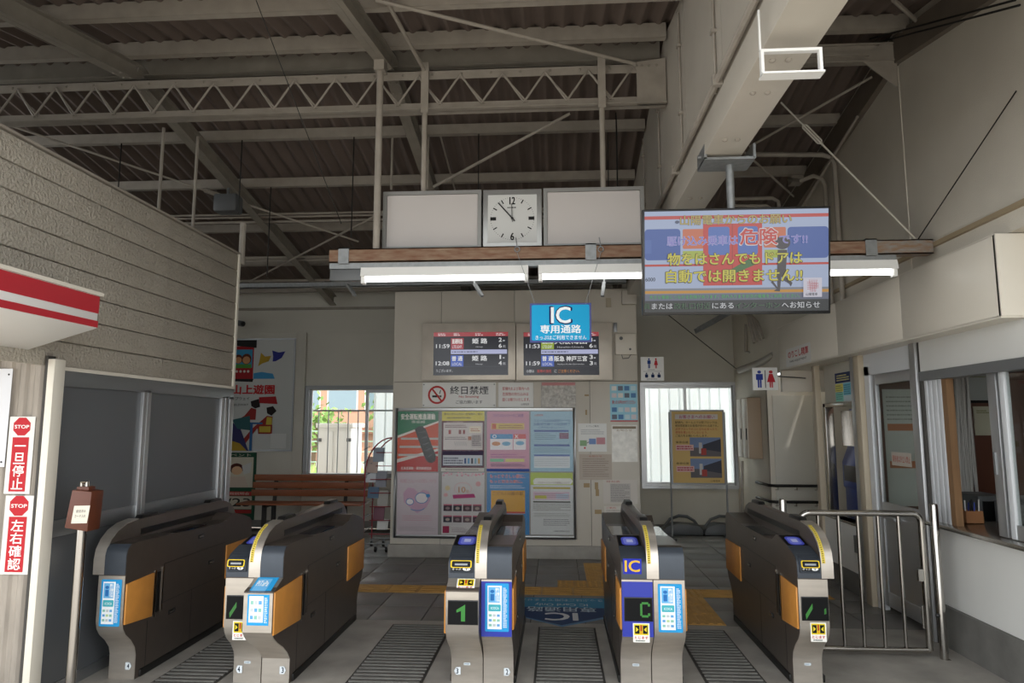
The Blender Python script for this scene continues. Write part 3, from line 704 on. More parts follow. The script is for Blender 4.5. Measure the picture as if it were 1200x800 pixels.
    if cfg.get('tag'):
        xx = (x1-.06 if kind == 'B' else x0+.02); sh = front_sheet(xx, xx+.04, .06, .105, .155-.005)
        sh.poly([(0, 0), (.7, 0), (1, .5), (.7, 1), (0, 1)] if kind == 'B' else [(1, 0), (.3, 0), (0, .5), (.3, 1), (1, 1)], '#d8dee2'); sh.text(cfg['tag'], .3, .15, .65, .85, '#1d2b3a', .02); sh.done_local(g, 'number_tag')
    if cfg.get('plate'):
        sh = front_sheet((x0+x1)/2-.02, (x0+x1)/2+.02, .115, .13, .155); sh.rect(0, 0, 1, 1, '#cfd6da'); sh.fine(.1, .2, .9, .8, 1, '#667788'); sh.done_local(g, 'serial_plate')
    # flank details on the outer side
    xo = outer
    if cfg.get('bare') is None:
        flap(g, xo-s*.004, s, -prot+.006, .30, .345, .625, .05)
        flap(g, xo-s*.004, s, 1.30, L_G-.006, .375, .625, -.02)
        def strip(y, z0, z1, wd=.014, mat=M_chrome, nm='hinge_strip'): B((xo, y, z0), (xo+s*.008, y+wd, z1)).build(nm, mat, g)
        strip(.312, .335, .635); strip(.40, .36, .64, .008); strip(.345, .36, .62, .03, M_black, 'hinge_gap')
        for y, z0, z1 in ((.26, .02, .33), (.80, .02, .40), (.42, .40, .66)): B((xo, y, z0), (xo+s*.0012, y+.004, z1)).build('panel_seam', M_black, g)
        B((xo, .42, .655), (xo+s*.0012, 1.28, .659)).build('panel_seam', M_black, g); B((xo, .31, .40), (xo+s*.0012, 1.30, .404)).build('panel_seam', M_black, g)
        for y, z in ((.85, .75), (.50, .30), (1.02, .53)):
            m = MB().box((xo, y, z), (xo+s*.004, y+.09, z+.03)); k = m.build('latch', M_black, g, bev=.002)
            B((xo+s*.004, y+.02, z+.008), (xo+s*.007, y+.07, z+.02)).build('latch_key', M_steel, k)
    return
def done_local(sh, parent, name='print'):
    return link(name, sh.mb.mesh(name, sh.mats, fix=False), parent)
Sheet.done_local = done_local
FIN = [(0, .672), (0, .76), (.012, .82), (.05, .875), (.11, .92), (.20, .952), (.32, .965)]
def gate(X, Y, label, left=None, right=None, wl_=.14, wr_=.14):
    g = thing('ticket_gate', label, 'ticket gate', (X, Y, 0), 'automatic ticket gates')
    if left: half(g, 'A', -.04-wl_, -.0012, left.get('prot', 0), -.04-wl_, left)
    if right: half(g, 'B', .0012, .04+wr_, right.get('prot', 0), .04+wr_, right)
    out = FIN+list(reversed(rot(FIN)))
    MB().prism([(y+.001, z-.001) for y, z in out], 'x', -.032, .032).build('handrail', M_gate, g, bev=.004)
    shell(FIN, -.036, .036, .007).build('handrail_band', M_steelb, g, smooth=True)
    band = [(y, z) for y, z in FIN[1:6]]
    if left: shell(offset(band, .0072), -.031, -.010, .0012).build('yellow_strip', pm('strip_yellow', '#d8c04c', .5), g, smooth=True)
    m = MB(); of = offset(band, .0086)
    for i in range(len(of)-1):
        for k in range(5):
            t = (k+.25)/5; u = (k+.62)/5; a = Vector(of[i]).lerp(Vector(of[i+1]), t); b = Vector(of[i]).lerp(Vector(of[i+1]), u)
            m.add([(-.026, *a), (-.016, *a), (-.016, *b), (-.026, *b)], [(0, 1, 2, 3)])
    if left: m.build('strip_lettering', ink('#5a4210'), g, fix=False)
    for y in (.36, 1.28): MB().prism([(y, .957), (y+.03, .985), (y+.2, .985), (y+.23, .957)], 'x', -.026, .026).build('top_pad', M_black, g, bev=.004)
    for s in ((-1,) if left and not right else (1,) if right and not left else (-1, 1)):
        B((s*.032, .36, .86), (s*.034, 1.60, .90)).build('slot_shade_strip', M_black, g)  # flat black strip painting the shade of the recess beside the handrail
        xa, xb = (.04, .04+wr_-.006) if s > 0 else (-.04-wl_+.006, -.04)
        if s > 0: B((xa, .56, .8335), (xb, .98, .84)).build('ticket_tray', M_glassblk, g)
        else: B((xa, .70, .812), (xb, 1.15, .8165)).build('ticket_tray', M_glassblk, g)
    x0 = -.04-wl_-.012 if left else -.03; x1 = .04+wr_+.012 if right else .03
    B((x0, .20, 0), (x1, L_G-.2, .045)).build('kick_base', M_dark, g, bev=.006)
    return g
gate(-2.85, 4.22, 'single-sided ticket gate against the grey frosted wall, behind the brown box on a pole', right=dict(tag='4'), wr_=.135)
gate(-1.85, 4.21, 'double ticket gate with green arrow display and tags 4 and 3', left=dict(disp='/', tag='4', plate=1), right=dict(prot=.14, tag='3'))
gate(-.465, 4.27, 'double ticket gate whose display reads a green numeral 1', left=dict(disp='1', prot=.09, tag='3', plate=1), right=dict(blue=1, tag='2'), wl_=.16, wr_=.15)
gate(.575, 4.32, 'double ticket gate with yellow IC badge and blue display panel', left=dict(disp='C', blue=1, ic=1, plate=1), right=dict(tag=None), wl_=.15, wr_=.15)
gate(1.635, 4.40, 'single-sided ticket gate next to the stainless railing', left=dict(disp='/i', plate=1))
# ================================================================== OVERHEAD: channel, lights, clock, signs, monitor
YL = 5.0
def rl(mb, name, mat, par, **k): return rel(mb, name, mat, par, **k)
z1, z0 = at(600, 290, YL).z, at(600, 306, YL).z
ch = thing('hanging_channel', 'rusty brown steel channel hung below the roof above the lamps', 'channel', (.5, YL, z0))
xa, xb = at(388, 300, YL).x, at(1090, 295, YL).x
rl(MB().box((xa, YL-.045, z0), (xb-.45, YL-.038, z1)).box((xa, YL-.045, z1-.008), (xb-.45, YL+.045, z1)).box((xa, YL-.045, z0), (xb-.45, YL+.045, z0+.008)), 'channel_web', M_rust, ch)
rl(MB().box((xb-.45, YL-.045, z0), (xb, YL-.038, z1)).box((xb-.45, YL-.045, z1-.008), (xb, YL+.045, z1)).box((xb-.45, YL-.045, z0), (xb, YL+.045, z0+.008)), 'channel_end', pm('galvanised_rust', '#8b8a86', .6, .3, scale=14, dirt='#8a6a4c', stretch=(1, 3, 3)), ch)
for q in (405, 692, 1018):
    x = at(q, 298, YL).x
    rl(MB().box((x-.04, YL-.052, z0-.01), (x+.04, YL-.044, z1+.01)).box((x-.04, YL-.052, z1), (x+.04, YL+.05, z1+.01)), 'splice_plate', M_galv, ch)
rl(MB().tube([(-1.36, YL, z1), (-1.36, YL, roofz(YL)-.15)], .027, 12), 'hanger_pipe', M_paint, ch, smooth=True)
rl(MB().box((-1.40, YL-.05, roofz(YL)-.24), (-1.32, YL+.05, roofz(YL)-.15)), 'hanger_clamp', M_paint, ch)
for q in (606, 704):
    p = at(q, 292, YL-.06)
    mm = MB()
    for k in range(10): t = 2*math.pi*k/10; mm.tube([(p.x+.02*math.cos(t), p.y, p.z+.02*math.sin(t)), (p.x+.02*math.cos(t+.7), p.y, p.z+.02*math.sin(t+.7))], .004, 5)
    mm.tube([(p.x, p.y, p.z+.02), (p.x-.01, p.y, p.z+.09)], .005, 6)
    rl(mm, 'eye_hook', M_galv, ch)
# long grey mounting rail and three tube lamps
zr1, zr0 = at(600, 306, YL).z, at(600, 313, YL).z
rail = tag(B((xa+.0, YL-.03, zr0), (2.45, YL+.03, zr1-.002)).build('lamp_rail', M_galv), 'grey galvanised rail carrying the fluorescent lamps', 'rail')
zl1, zl0 = at(520, 313, YL).z, at(520, 331, YL).z
M_tube = pm('lamp_tube', '#ffffff', .4, emit=3.0)
names = ['leftmost fluorescent batten lamp, below the clock', 'middle fluorescent batten lamp, partly behind the monitor', 'rightmost fluorescent batten lamp, at the end of the rail']
for k in range(3):
    x0 = [-1.465, -.125, 1.19][k]; x1 = x0+1.265
    lp = thing('fluorescent_lamp', names[k], 'lamp', ((x0+x1)/2, YL, zl0), 'fluorescent batten lamps')
    hw = (x1-x0)/2; h = zl1-zl0
    MB().prism([(-.045, h*.42), (-.03, h), (.03, h), (.045, h*.42)], 'x', -hw, hw).build('housing', M_white, lp)
    for s in (-1, 1): B((s*hw-s*.03, -.03, -.004), (s*hw, .03, h*.9)).build('end_cap', M_white, lp, bev=.006)
    MB().tube([(-hw+.03, 0, h*.24), (hw-.03, 0, h*.24)], .0165, 12).build('tube', M_tube, lp, smooth=True)
# grey junction piece to the left of the lamps
tag(B((at(388, 320, YL).x, YL-.03, zl0+.02), (at(424, 320, YL).x, YL+.03, zr0-.004)).build('junction_box', M_grey, bev=.004), 'dark grey box at the left end of the lamp row', 'junction box')
# ---- clock with two blank sign boxes
YK = 5.12
def X_(q, y=255): return at(q, y, YK).x
kz1, kz0 = at(600, 222, YK).z, at(600, 291, YK).z
ck = thing('clock_sign', 'wall clock between two blank white sign boxes hung from the truss', 'clock', ((X_(449)+X_(755))/2, YK, kz0))
M_frame = pm('sign_frame', '#8e8d89', .45, .5)
M_blank = pm('blank_sign', '#bdb7b3', .5, var=.02, scale=2)
for a, b in ((449, 564), (637, 755)):
    x0, x1 = X_(a), X_(b)
    rl(MB().box((x0, YK+.01, kz0), (x1, YK+.18, kz1)), 'sign_box', M_frame, ck, bev=.004)
    rl(frame_rect(MB(), x0, x1, kz0, kz1, YK-.012, YK+.012, .028), 'box_frame', M_frame, ck)
    rl(MB().box((x0+.03, YK, kz0+.03), (x1-.03, YK+.011, kz1-.03)), 'blank_panel', M_blank, ck)
    p = X_((a+b)/2)
for q in (497, 706):
    p = at(q, 150, YT-.07).x
    rl(MB().tube([(p, YK+.05, kz1-.01), (p, YK+.05, zb0)], .022, 10), 'hanger_pipe', M_paint, ck, smooth=True)
    rl(MB().box((p-.03, YT-.075, zb0-.04), (p+.03, YT-.058, zt1+.03)), 'hanger_strap', M_paint, ck)
x0, x1 = X_(566), X_(635); cx, cz, hw = (x0+x1)/2, (kz0+kz1)/2, (x1-x0)/2
rl(MB().box((x0, YK-.005, kz0), (x1, YK+.18, kz1)), 'clock_case', pm('clock_case', '#a9a9a7', .4, .6), ck, bev=.005)
sh = Sheet((cx-.19, YK-.006, cz+.19), (1, 0, 0), (0, 0, -1), (0, -1, 0), .38, .38)
sh.rect(0, 0, 1, 1, '#c9c9c6')
for k in range(60):
    t = math.radians(6*k); r1 = .44
    if k % 5: sh.ell(.5+r1*math.sin(t), .5-r1*math.cos(t), .007, .007, '#1b1b1b', 6)
    elif k % 15: sh.line((.5+.36*math.sin(t), .5-.36*math.cos(t)), (.5+.45*math.sin(t), .5-.45*math.cos(t)), .009, '#1b1b1b')
    else: pass
    sh.k = .0012
sh.text('12', .445, .05, .555, .20, '#1b1b1b', .03); sh.text('6', .465, .80, .535, .95, '#1b1b1b', .03); sh.rect(.05, .465, .17, .535, '#1b1b1b'); sh.rect(.83, .465, .95, .535, '#1b1b1b')
sh.fine(.40, .25, .60, .29, 1, '#333333'); sh.done(ck, 'clock_face')
for ang, ln, wd, nm in ((357, .19*.62, .012, 'hour_hand'), (319, .30*.55, .009, 'minute_hand')):
    t = math.radians(ang); d = Vector((math.sin(t), 0, math.cos(t)))
    rl(MB().bar(Vector((cx, YK-.018, cz))-d*.03, Vector((cx, YK-.018, cz))+d*ln, .003, wd), nm, M_black, ck)
rl(MB().tube([(cx, YK-.02, cz), (cx, YK-.006, cz)], .01, 10), 'hand_hub', M_black, ck)
# ---- blue IC lane sign
ic = sheetY(621, 355, 693, 401, YL-.06)
o = board(ic, 'lane_sign', 'hanging blue sign reading IC in front of the departure screens', 'sign', pm('sign_navy', '#22307c', .4), .012)
ic.rrect(.03, .045, .97, .95, .01, '#1aa3d6')
ic.text('IC', .33, .085, .68, .53, '#14225a', .045); ic.text('IC', .345, .10, .665, .515, '#f4f8fa', .0); ic.text('IC', .35, .105, .66, .51, '#f4f8fa', .02)
ic.text('専用通路', .17, .56, .83, .77, '#f4f8fa', .02); ic.text('きっぷはご利用できません', .09, .82, .92, .93, '#f4f8fa', .005); ic.done(o)
for q, hk in ((627, 606), (686, 704)):
    a, b = at(q, 356, YL-.06), at(hk, 296, YL-.06)
    MB().tube([a, b], .0022, 5).build('wire', M_galv, o)
# ---- monitor on its pole
YMn = 4.0; zbm = 3.19
mc = at(862, 306, YMn); TILT = math.radians(8)
mon = thing('ceiling_monitor', 'flat screen monitor on ceiling pole showing a train door warning in Japanese', 'monitor', (mc.x, YMn, mc.z))
MW, MH = 1.085, .625
def tl(p): return Matrix.Rotation(TILT, 3, 'X') @ Vector(p)
def tilted(mb, name, mat, **k):
    mb.v = [tuple(tl(v)) for v in mb.v]; return mb.build(name, mat, mon, **k)
tilted(MB().box((-MW/2, -.005, -MH/2), (MW/2, .045, MH/2)), 'casing', M_black, bev=.006)
tilted(MB().box((-.25, .045, -.2), (.25, .08, .2)), 'back_cover', M_black, bev=.01)
n = tl((0, -1, 0)); s0 = tl((-MW/2+.014, -.0055, MH/2-.014))
sh = Sheet(s0, (1, 0, 0), tl((0, 0, -1)), n, MW-.028, MH-.032, emit=.38)
U = lambda x: (x-80)/1075.; W = lambda y: (y-80)/600.
sh.rect(0, 0, 1, 1, '#b9c7e6')
sh.rect(0, W(108), 1, W(128), '#d0483e'); sh.rrect(.0, W(185), U(292), W(370), .02, '#4a68b4'); sh.rrect(U(918), W(185), 1.0, W(370), .02, '#4a68b4'); sh.rect(0, W(250), U(120), W(330), '#5674bd')
sh.rect(0, W(395), 1, W(408), '#cf4438'); sh.rect(0, W(540), 1, W(575), '#8a8f9b'); sh.rect(0, W(553), 1, W(570), '#d69a36'); sh.rect(0, W(575), 1, W(612), '#6e7488'); sh.rect(0, W(612), 1, 1, '#2e3236')
sh.rrect(U(305), W(188), U(430), W(305), .008, '#dd7b55'); sh.rrect(U(780), W(185), U(908), W(305), .008, '#dd7b55'); sh.rect(U(305), W(318), U(425), W(365), '#b9c74e'); sh.rect(U(785), W(318), U(905), W(365), '#b9c74e')
sh.rect(U(425), W(160), U(770), W(525), '#d54840'); sh.rect(U(594), W(160), U(598), W(525), '#a33530')
sh.rrect(U(455), W(178), U(580), W(345), .015, '#5d7cc9'); sh.rrect(U(628), W(178), U(745), W(345), .015, '#5d7cc9'); sh.poly([(U(590), W(430)), (U(700), W(365)), (U(740), W(400)), (U(610), W(455))], '#4d7a45')
sh.ell(U(888), W(278), .042, .065, '#4a4348'); sh.poly([(U(860), W(320)), (U(915), W(320)), (U(905), W(480)), (U(855), W(480))], '#4a4348'); sh.poly([(U(855), W(470)), (U(880), W(480)), (U(872), W(565)), (U(835), W(562)), (U(855), W(550)), (U(820), W(510)), (U(830), W(500)), (U(858), W(540))], '#4a4348'); sh.poly([(U(885), W(470)), (U(905), W(475)), (U(945), W(515)), (U(935), W(537)), (U(925), W(520)), (U(885), W(495))], '#4a4348')
sh.text('山陽電車からのお願い', U(290), W(107), U(940), W(165), '#6f6338', .035); sh.text('山陽電車からのお願い', U(290), W(107), U(940), W(165), '#cbb566', .008); sh.ell(U(272), W(146), .012, .016, '#555f7a')
sh.text('駆け込み乗車は', U(212), W(230), U(625), W(287), '#cfcdf0', .04); sh.text('です!!', U(870), W(233), U(1030), W(283), '#cfcdf0', .04); sh.text('駆け込み乗車は', U(212), W(230), U(625), W(287), '#8d86d8', .01); sh.text('危険', U(638), W(190), U(858), W(290), '#f0e4e6', .05); sh.text('危険', U(640), W(193), U(856), W(287), '#d8493f', .02); sh.text('です!!', U(870), W(233), U(1030), W(283), '#8d86d8', .01)
sh.text('物をはさんでもドアは', U(213), W(330), U(1000), W(405), '#6a6434', .05); sh.text('物をはさんでもドアは', U(215), W(332), U(998), W(402), '#e6dc4e', .012)
sh.text('自動では開きません!!', U(203), W(430), U(1000), W(508), '#6a6434', .05); sh.text('自動では開きません!!', U(205), W(432), U(998), W(505), '#e6dc4e', .012)
sh.text('6000', U(82), W(474), U(140), W(496), '#2b2f3a', .01); sh.text('大きな事故につながる危険があります。恐れ入りますが次の電車をご利用ください。', U(105), W(580), U(985), W(602), '#45c04c')
sh.text('員', U(72), W(628), U(108), W(662), '#3f6b45'); sh.text('または', U(118), W(628), U(242), W(662), '#e4e6ea', .008); sh.text('改札口付近', U(250), W(626), U(465), W(664), '#46714c'); sh.text('にある', U(475), W(628), U(600), W(662), '#e4e6ea', .008); sh.text('インターホン', U(610), W(628), U(870), W(662), '#46714c'); sh.text('へお知らせ', U(880), W(626), U(1100), W(664), '#e4e6ea', .008)
sh.rect(U(1005), W(487), U(1112), W(600), '#e3e0ee')
for d in range(5):
    o_ = -.018+.009*d
    sh.line((U(1060)+o_*1.1, W(498)), (U(1060)+o_*.7, W(570)), .0022, '#c8322c'); sh.line((U(1026), W(533)+o_*1.9), (U(1092), W(533)+o_*1.2), .0022, '#c8322c')
sh.text('山陽電車', U(1018), W(575), U(1085), W(592), '#34343c', .01)
sh.done_local(mon, 'screen_picture')
MB().tube([(0, .05, .1), (0, .05, zbm-mc.z-.02)], .024, 12).build('pole', M_galv, mon, smooth=True)
zz = zbm-mc.z
MB().box((-.17, -.05, zz-.035), (.12, .15, zz-.02)).box((-.17, -.05, zz-.03), (-.155, .15, zz+.06)).box((.115, -.05, zz-.03), (.13, .15, zz+.06)).build('clamp_bracket', M_galv, mon)
for s in (-1, 1): MB().tube([(-.02+s*.19-.02*s, .05, zz+.02), (-.02+s*.12, .05, zz+.02)], .012, 8).build('clamp_bolt', M_alud, mon)
# small open bracket under the box beam
YBk = 2.70
p = at(926, 72, YBk)
bk = thing('beam_bracket', 'white square bracket clamped under the box beam, nearer than the monitor', 'bracket', (p.x, YBk, 3.13))
xs0, xs1 = at(891, 72, YBk).x-p.x, at(963, 72, YBk).x-p.x
zt_, zb_ = at(926, 58, YBk).z-3.13, at(926, 88, YBk).z-3.13
frame_rect(MB(), xs0, xs1, zb_, zt_, -.012, .012, .012).build('bracket_frame', M_white, bk)
MB().box((xs0, -.03, zb_-.004), (xs1, .03, zb_+.004)).build('bracket_foot', M_white, bk)
B((xs0-.002, -.004, zt_), (xs0+.005, .004, 3.3-3.13)).build('bracket_arm', M_white, bk)
# ================================================================== DEPARTURE SCREENS
YS = YC-.13
def dep(x0, x1, s0_, s1_, label, rows, left):
    h = sheetY(x0, 378.5, x1, 445, YS)
    o = board(h, 'departure_display', label, 'display', pm('display_steel', '#d6cdc0', .32, .25, var=.08, scale=5), .13, bev=.004, group='departure displays')
    s = sheetY(s0_, 389, s1_, 439.5, YS, emit=.5, base=.0035)
    b = board(s, 'bezel', '', '', M_black, .001, parent=o); b.location = (0, -.002, 0)
    s.rect(0, 0, 1, 1, '#23242c'); s.rect(0, 0, 1, .10, '#a8454a'); s.fine(.06, .02, .16, .09, 2, '#e8d8d8'); s.fine(.27, .02, .36, .09, 2, '#e8d8d8'); s.fine(.56, .02, .66, .09, 2, '#e8d8d8'); s.fine(.84, .02, .96, .09, 2, '#e8d8d8')
    v = .13
    for i, (tm, kind, eng, kc, dest, romaji, tr_, cars) in enumerate(rows):
        s.text(tm, .035, v+.15, .215, v+.24, '#e8e8ea', .02); s.rect(.235, v+.01, .405, v+.27, kc); s.text(kind, .25, v+.03, .39, v+.14, '#f2f0ea', .02); s.text(eng, .255, v+.18, .385, v+.245, '#f0eef0')
        s.text(dest, *( (.52, v+.02, .72, v+.14) if len(dest) < 4 else (.41, v+.03, .84, v+.15)), '#f2f2f2', .02); s.text(romaji, .57 if len(romaji) < 8 else .45, v+.20, .66 if len(romaji) < 8 else .80, v+.24, '#c8c8cc')
        s.text(tr_, .875 if tr_ != '1' else .888, v+.01, .915 if tr_ != '1' else .905, v+.10, '#f0f0f0', .02); s.fine(.93, v+.05, .96, v+.10, 1, '#c8c8cc'); s.text(cars, .875, v+.15, .915, v+.24, '#f0f0f0', .02); s.text('両', .93, v+.18, .965, v+.24, '#c8c8cc')
        if i == 0: s.rect(.235, .41, .985, .51, '#b9bde0'); s.fine(.25, .44, .62, .48, 1, '#4a4a66')
        v = .53
    s.rect(0, .80, 1, .805, '#55565e')
    if left: s.text('うございます。', .04, .86, .26, .93, '#e0e0e2')
    else: s.text('の際は', .04, .87, .14, .94, '#e0e0e2'); s.text('電車の接近', .18, .87, .37, .94, '#d0453e'); s.text('に', .41, .87, .44, .94, '#e0e0e2'); s.text('ご注意ください。', .46, .87, .74, .94, '#d88a3e')
    s.done(o, 'screen')
dep(494.5, 604, 508, 595.5, 'left departure display in a stainless frame, 11:59 and 12:08 trains', [('11:59', '直通特急', 'LTD.EXP.', '#a8414a', '姫 路', 'Himeji', '2', '6'), ('12:08', '普 通', 'LOCAL', '#4360b8', '姫 路', 'Himeji', '1', '4')], True)
dep(604.8, 717.5, 613.5, 702, 'right departure display in a stainless frame, partly behind the IC sign', [('11:53', '直通特急', 'LTD.EXP.', '#9ab038', '大阪梅田', 'Hanshin-Umeda', '3', '6'), ('11:59', '普 通', 'LOCAL', '#4360b8', '阪急 神戸三宮', 'Hankyu-Kobe-Sannomiya', '3', '3')], False)
# ================================================================== SIGNS ON THE CENTRAL BLOCK
YP = YC-.012
s = sheetY(495, 448, 581, 477, YP); o = board(s, 'no_smoking_sign', 'white plate with red prohibition circle and a cigarette, no smoking all day', 'sign', M_white, .012, .002)
r = .42; a = s.h/s.w
s.ell(.20, .5, .37*a, .37, '#b93a38', 28); s.ell(.20, .5, .29*a, .29, '#e4e3df', 28); s.rect(.135, .52, .235, .60, '#26262a'); s.rect(.24, .52, .26, .60, '#26262a'); s.line((.235, .46), (.25, .3), .01, '#26262a'); s.line((.14, .28), (.26, .74), .022, '#b93a38')
s.text('終日禁煙', .38, .15, .90, .48, '#33333a', .008); s.text('No Smoking', .50, .53, .77, .64, '#b93a38', .01); s.text('ご協力願います', .46, .72, .82, .86, '#33333a'); s.done(o)
for u, v in ((.02, .08), (.98, .08), (.02, .92), (.98, .92)): MB().ball(s.p(u, v), (.008, .004, .008), 0, 4).build('screw', M_galv, o)
s = sheetY(584, 448, 625, 477, YP); o = board(s, 'notice_plate', 'small white plate with three lines of red Japanese text', 'sign', M_white, .012, .002)
s.text('駅構内および車内への', .12, .18, .88, .32, '#b93a38', .005); s.text('危険物の持ち込みは', .12, .40, .86, .54, '#b93a38', .005); s.text('固くお断りいたします。', .12, .62, .90, .76, '#b93a38', .005); s.text('山陽電車', .65, .84, .88, .92, '#555555'); s.done(o)
s = sheetY(634, 448, 675, 477, YP)
o = board(s, 'plastic_sleeve', 'crumpled clear plastic sleeve above the poster frame', 'sleeve', pm('crumpled_film', '#b9b5ad', .15, 0, var=.25, scale=30, bump=1.0, bscale=25), .006); s.rect(.02, .0, .98, .12, '#c58a8a'); s.done(o)
def paper(x0, y0, x1, y1, name, label, col='#dfddd6', th=.004, cat='notice', Y=None, mat=None):
    s = sheetY(x0, y0, x1, y1, Y or (YC-.004)); o = board(s, name, label, cat, mat or ink(col), th); return s, o
s, o = paper(715, 450, 747, 494, 'picture_notice', 'pale blue notice covered in small picture cards right of the poster frame', '#9fd0e0')
for j in range(5):
    for i in range(4):
        if j == 2: continue
        s.rect(.06+.235*i, .05+.19*j, .24+.235*i, .17+.19*j, ['#e6e2da', '#5b86b4', '#d9cfd0', '#6f7480', '#c9dde2'][(i*3+j*2) % 5])
s.text('困ったら声をかけてください', .08, .43, .92, .53, '#c84a4a', .01); s.rect(0, .96, 1, 1, '#c87070'); s.done(o)
s, o = paper(677.5, 496, 711, 529, 'guide_map', 'framed white toilet guide plan on the block wall', '#e2e2de', .02, 'sign')
s.text('トイレご案内', .3, .06, .72, .13, '#55555a'); s.fine(.1, .2, .9, .4, 3, '#9a9a9e', fill=.3)
s.rect(.06, .60, .30, .80, '#8fae86'); s.rect(.38, .54, .62, .74, '#7d96c4'); s.rect(.64, .50, .94, .74, '#c48f96'); s.line((.3, .7), (.38, .66), .008, '#666666'); s.rect(.2, .84, .26, .9, '#c84a4a'); s.done(o)
s, o = paper(717, 498, 747, 541, 'taped_notice', 'faded notice under wrinkled clear film at the right edge of the block', mat=pm('wrinkled_film', '#d8d5cc', .2, 0, var=.12, scale=14, bump=.6, bscale=22))
s.rect(.04, .03, .96, .10, '#8d7f6c'); s.text('お知らせ', .2, .11, .8, .17, '#8d7c58'); s.done(o)
s, o = paper(679, 532, 717, 562, 'faded_notice', 'peeled faded paper below the toilet guide plan', '#b9ada0', .002); s.fine(.1, .15, .9, .9, 9, '#8d7f76', fill=.3); s.text('お知らせ', .3, .04, .7, .12, '#b06a60'); s.done(o)
s, o = paper(707, 562, 747, 590, 'timetable_notice', 'small grey timetable sheet low on the block', '#cdc6bd', .002); s.rect(.2, .15, .8, .95, '#bdb8b2'); s.fine(.22, .18, .78, .92, 10, '#85817e', fill=.4); s.text('時刻表', .1, .03, .5, .12, '#b06a60'); s.done(o)
s, o = paper(708, 593, 735, 612, 'price_notice', 'low paper sheet behind the IC badge gate', '#d2cdc4', .002); s.fine(.1, .2, .9, .9, 6, '#8a8580', fill=.35); s.text('ご案内', .1, .04, .5, .16, '#c05a50'); s.done(o)
# marks left by old tape
for k, (x, y, w_, h_) in enumerate(((684, 566, 7, 5), (697, 565, 4, 8), (698, 573, 4, 8), (697, 597, 8, 5), (685, 462, 5, 2), (686, 480, 2, 6))):
    s = sheetY(x, y, x+w_, y+h_, YC-.0015); m = s.rect(0, 0, 1, 1, '#a58f6c'); o = m.done(cb, 'tape_residue')
# intercom / bell box with wires
p0, p1 = at(721, 391, YC-.06), at(746, 415, YC-.06)
bx = thing('bell_box', 'beige chime box with a round grille beside the right departure display', 'speaker', ((p0.x+p1.x)/2, YC-.06, p1.z))
bw, bh = (p1.x-p0.x)/2, p0.z-p1.z
B((-bw, 0, 0), (bw, .06, bh)).build('case', M_offwhite, bx, bev=.006)
for u, v, r_ in ((-.45, .78, .022), (.4, .25, .014)): MB().tube([(bw*u, -.004, bh*v), (bw*u, .002, bh*v)], r_, 14).build('grille', M_grey, bx)
MB().tube([(-.05, .03, 0), (-.04, .02, -.05), (.03, .01, -.045), (.06, .02, .0)], .005, 6).build('cable', M_grey, bx)
tag(B(tuple(at(719, 378, YC-.03)), (at(723, 389, YC).x, YC, at(723, 389, YC).z)).build('switch_plate', M_alud, bev=.002), 'small metal switch plate above the chime box', 'switch')
tag(B(tuple(at(710, 349, YC-.02)), (at(716, 360, YC).x, YC, at(716, 360, YC).z)).build('wall_box', pm('tan_box', '#b0a590', .5), bev=.002), 'small tan box near the top of the block', 'box')
tag(MB().box(tuple(at(729, 340, YC-.08)), (at(745, 357, YC).x, YC, at(745, 357, YC).z)).build('bracket_box', M_paint2, bev=.002), 'pale bracket at the top right corner of the block', 'bracket')
# ---- poster frame and eight posters
YF = YC-.03
fr = sheetY(461.5, 478, 675.5, 631, YF)
pf = thing('bulletin_board', 'large aluminium poster frame on the central block', 'bulletin board', (fr.o.x+fr.w/2, YF, fr.o.z-fr.h))
rl(frame_rect(MB(), fr.o.x, fr.o.x+fr.w, fr.o.z-fr.h, fr.o.z, YF, YF+.03, .035), 'frame', M_alu, pf, bev=.004)
rl(MB().box((fr.o.x+.03, YF+.015, fr.o.z-fr.h+.03), (fr.o.x+fr.w-.03, YF+.028, fr.o.z-.03)), 'backing', pm('backing_grey', '#8f8d88', .6), pf)
rl(MB().box((fr.o.x+.03, YF+.006, fr.o.z-fr.h+.03), (fr.o.x+fr.w-.03, YF+.009, fr.o.z-.03)), 'acrylic_cover', glassmat('acrylic', '#fbfbfb', .25, .012), pf)
cx_ = [(465, 513.5), (517.5, 567.5), (570.5, 620.3), (621.8, 671.5)]; ry_ = [(481.8, 552.3), (553.6, 626.3)]
def poster(i, j, label, col):
    s = sheetY(cx_[i][0], ry_[j][0], cx_[i][1], ry_[j][1], YF+.012)
    return s, board(s, 'poster', label, 'poster', ink(col), .0025, group='posters in the aluminium frame')
s, o = poster(0, 0, 'green and red safe driving poster with a dark glove-like handle', '#d9552f')
s.poly([(0, 0), (1, 0), (1, .17), (0, .43)], '#1f7a52'); s.poly([(0, .8), (1, .62), (1, 1), (0, 1)], '#c02f2f'); s.poly([(0, .80), (0, .86), (1, .66), (1, .62)], '#e6ddd4'); s.poly([(0, .41), (0, .45), (1, .19), (1, .16)], '#efe4da')
for k in range(3): s.rect(.1-.03*k, .44+.135*k, 1, .475+.135*k, '#c9c4bd')
s.text('安全運転推進運動', .09, .04, .92, .14, '#f2efe6', .02); s.text('7月11日-20日', .35, .155, .67, .20, '#f2efe6', .01)
s.poly([(.43, .30), (.52, .25), (.62, .25), (.70, .30), (.95, .74), (.94, .82), (.86, .86), (.77, .85), (.70, .80)], '#2a2b2d')
for k in range(5): s.line((.53+.055*k, .36+.10*k), (.68+.05*k, .33+.095*k), .006, '#77787a')
s.text('北海道運輸・関西鉄道協会', .11, .92, .85, .97, '#f2e6e0', .005); s.done(o)
s, o = poster(1, 0, 'poster with yellow heading and maroon border on items not allowed aboard', '#5f2434')
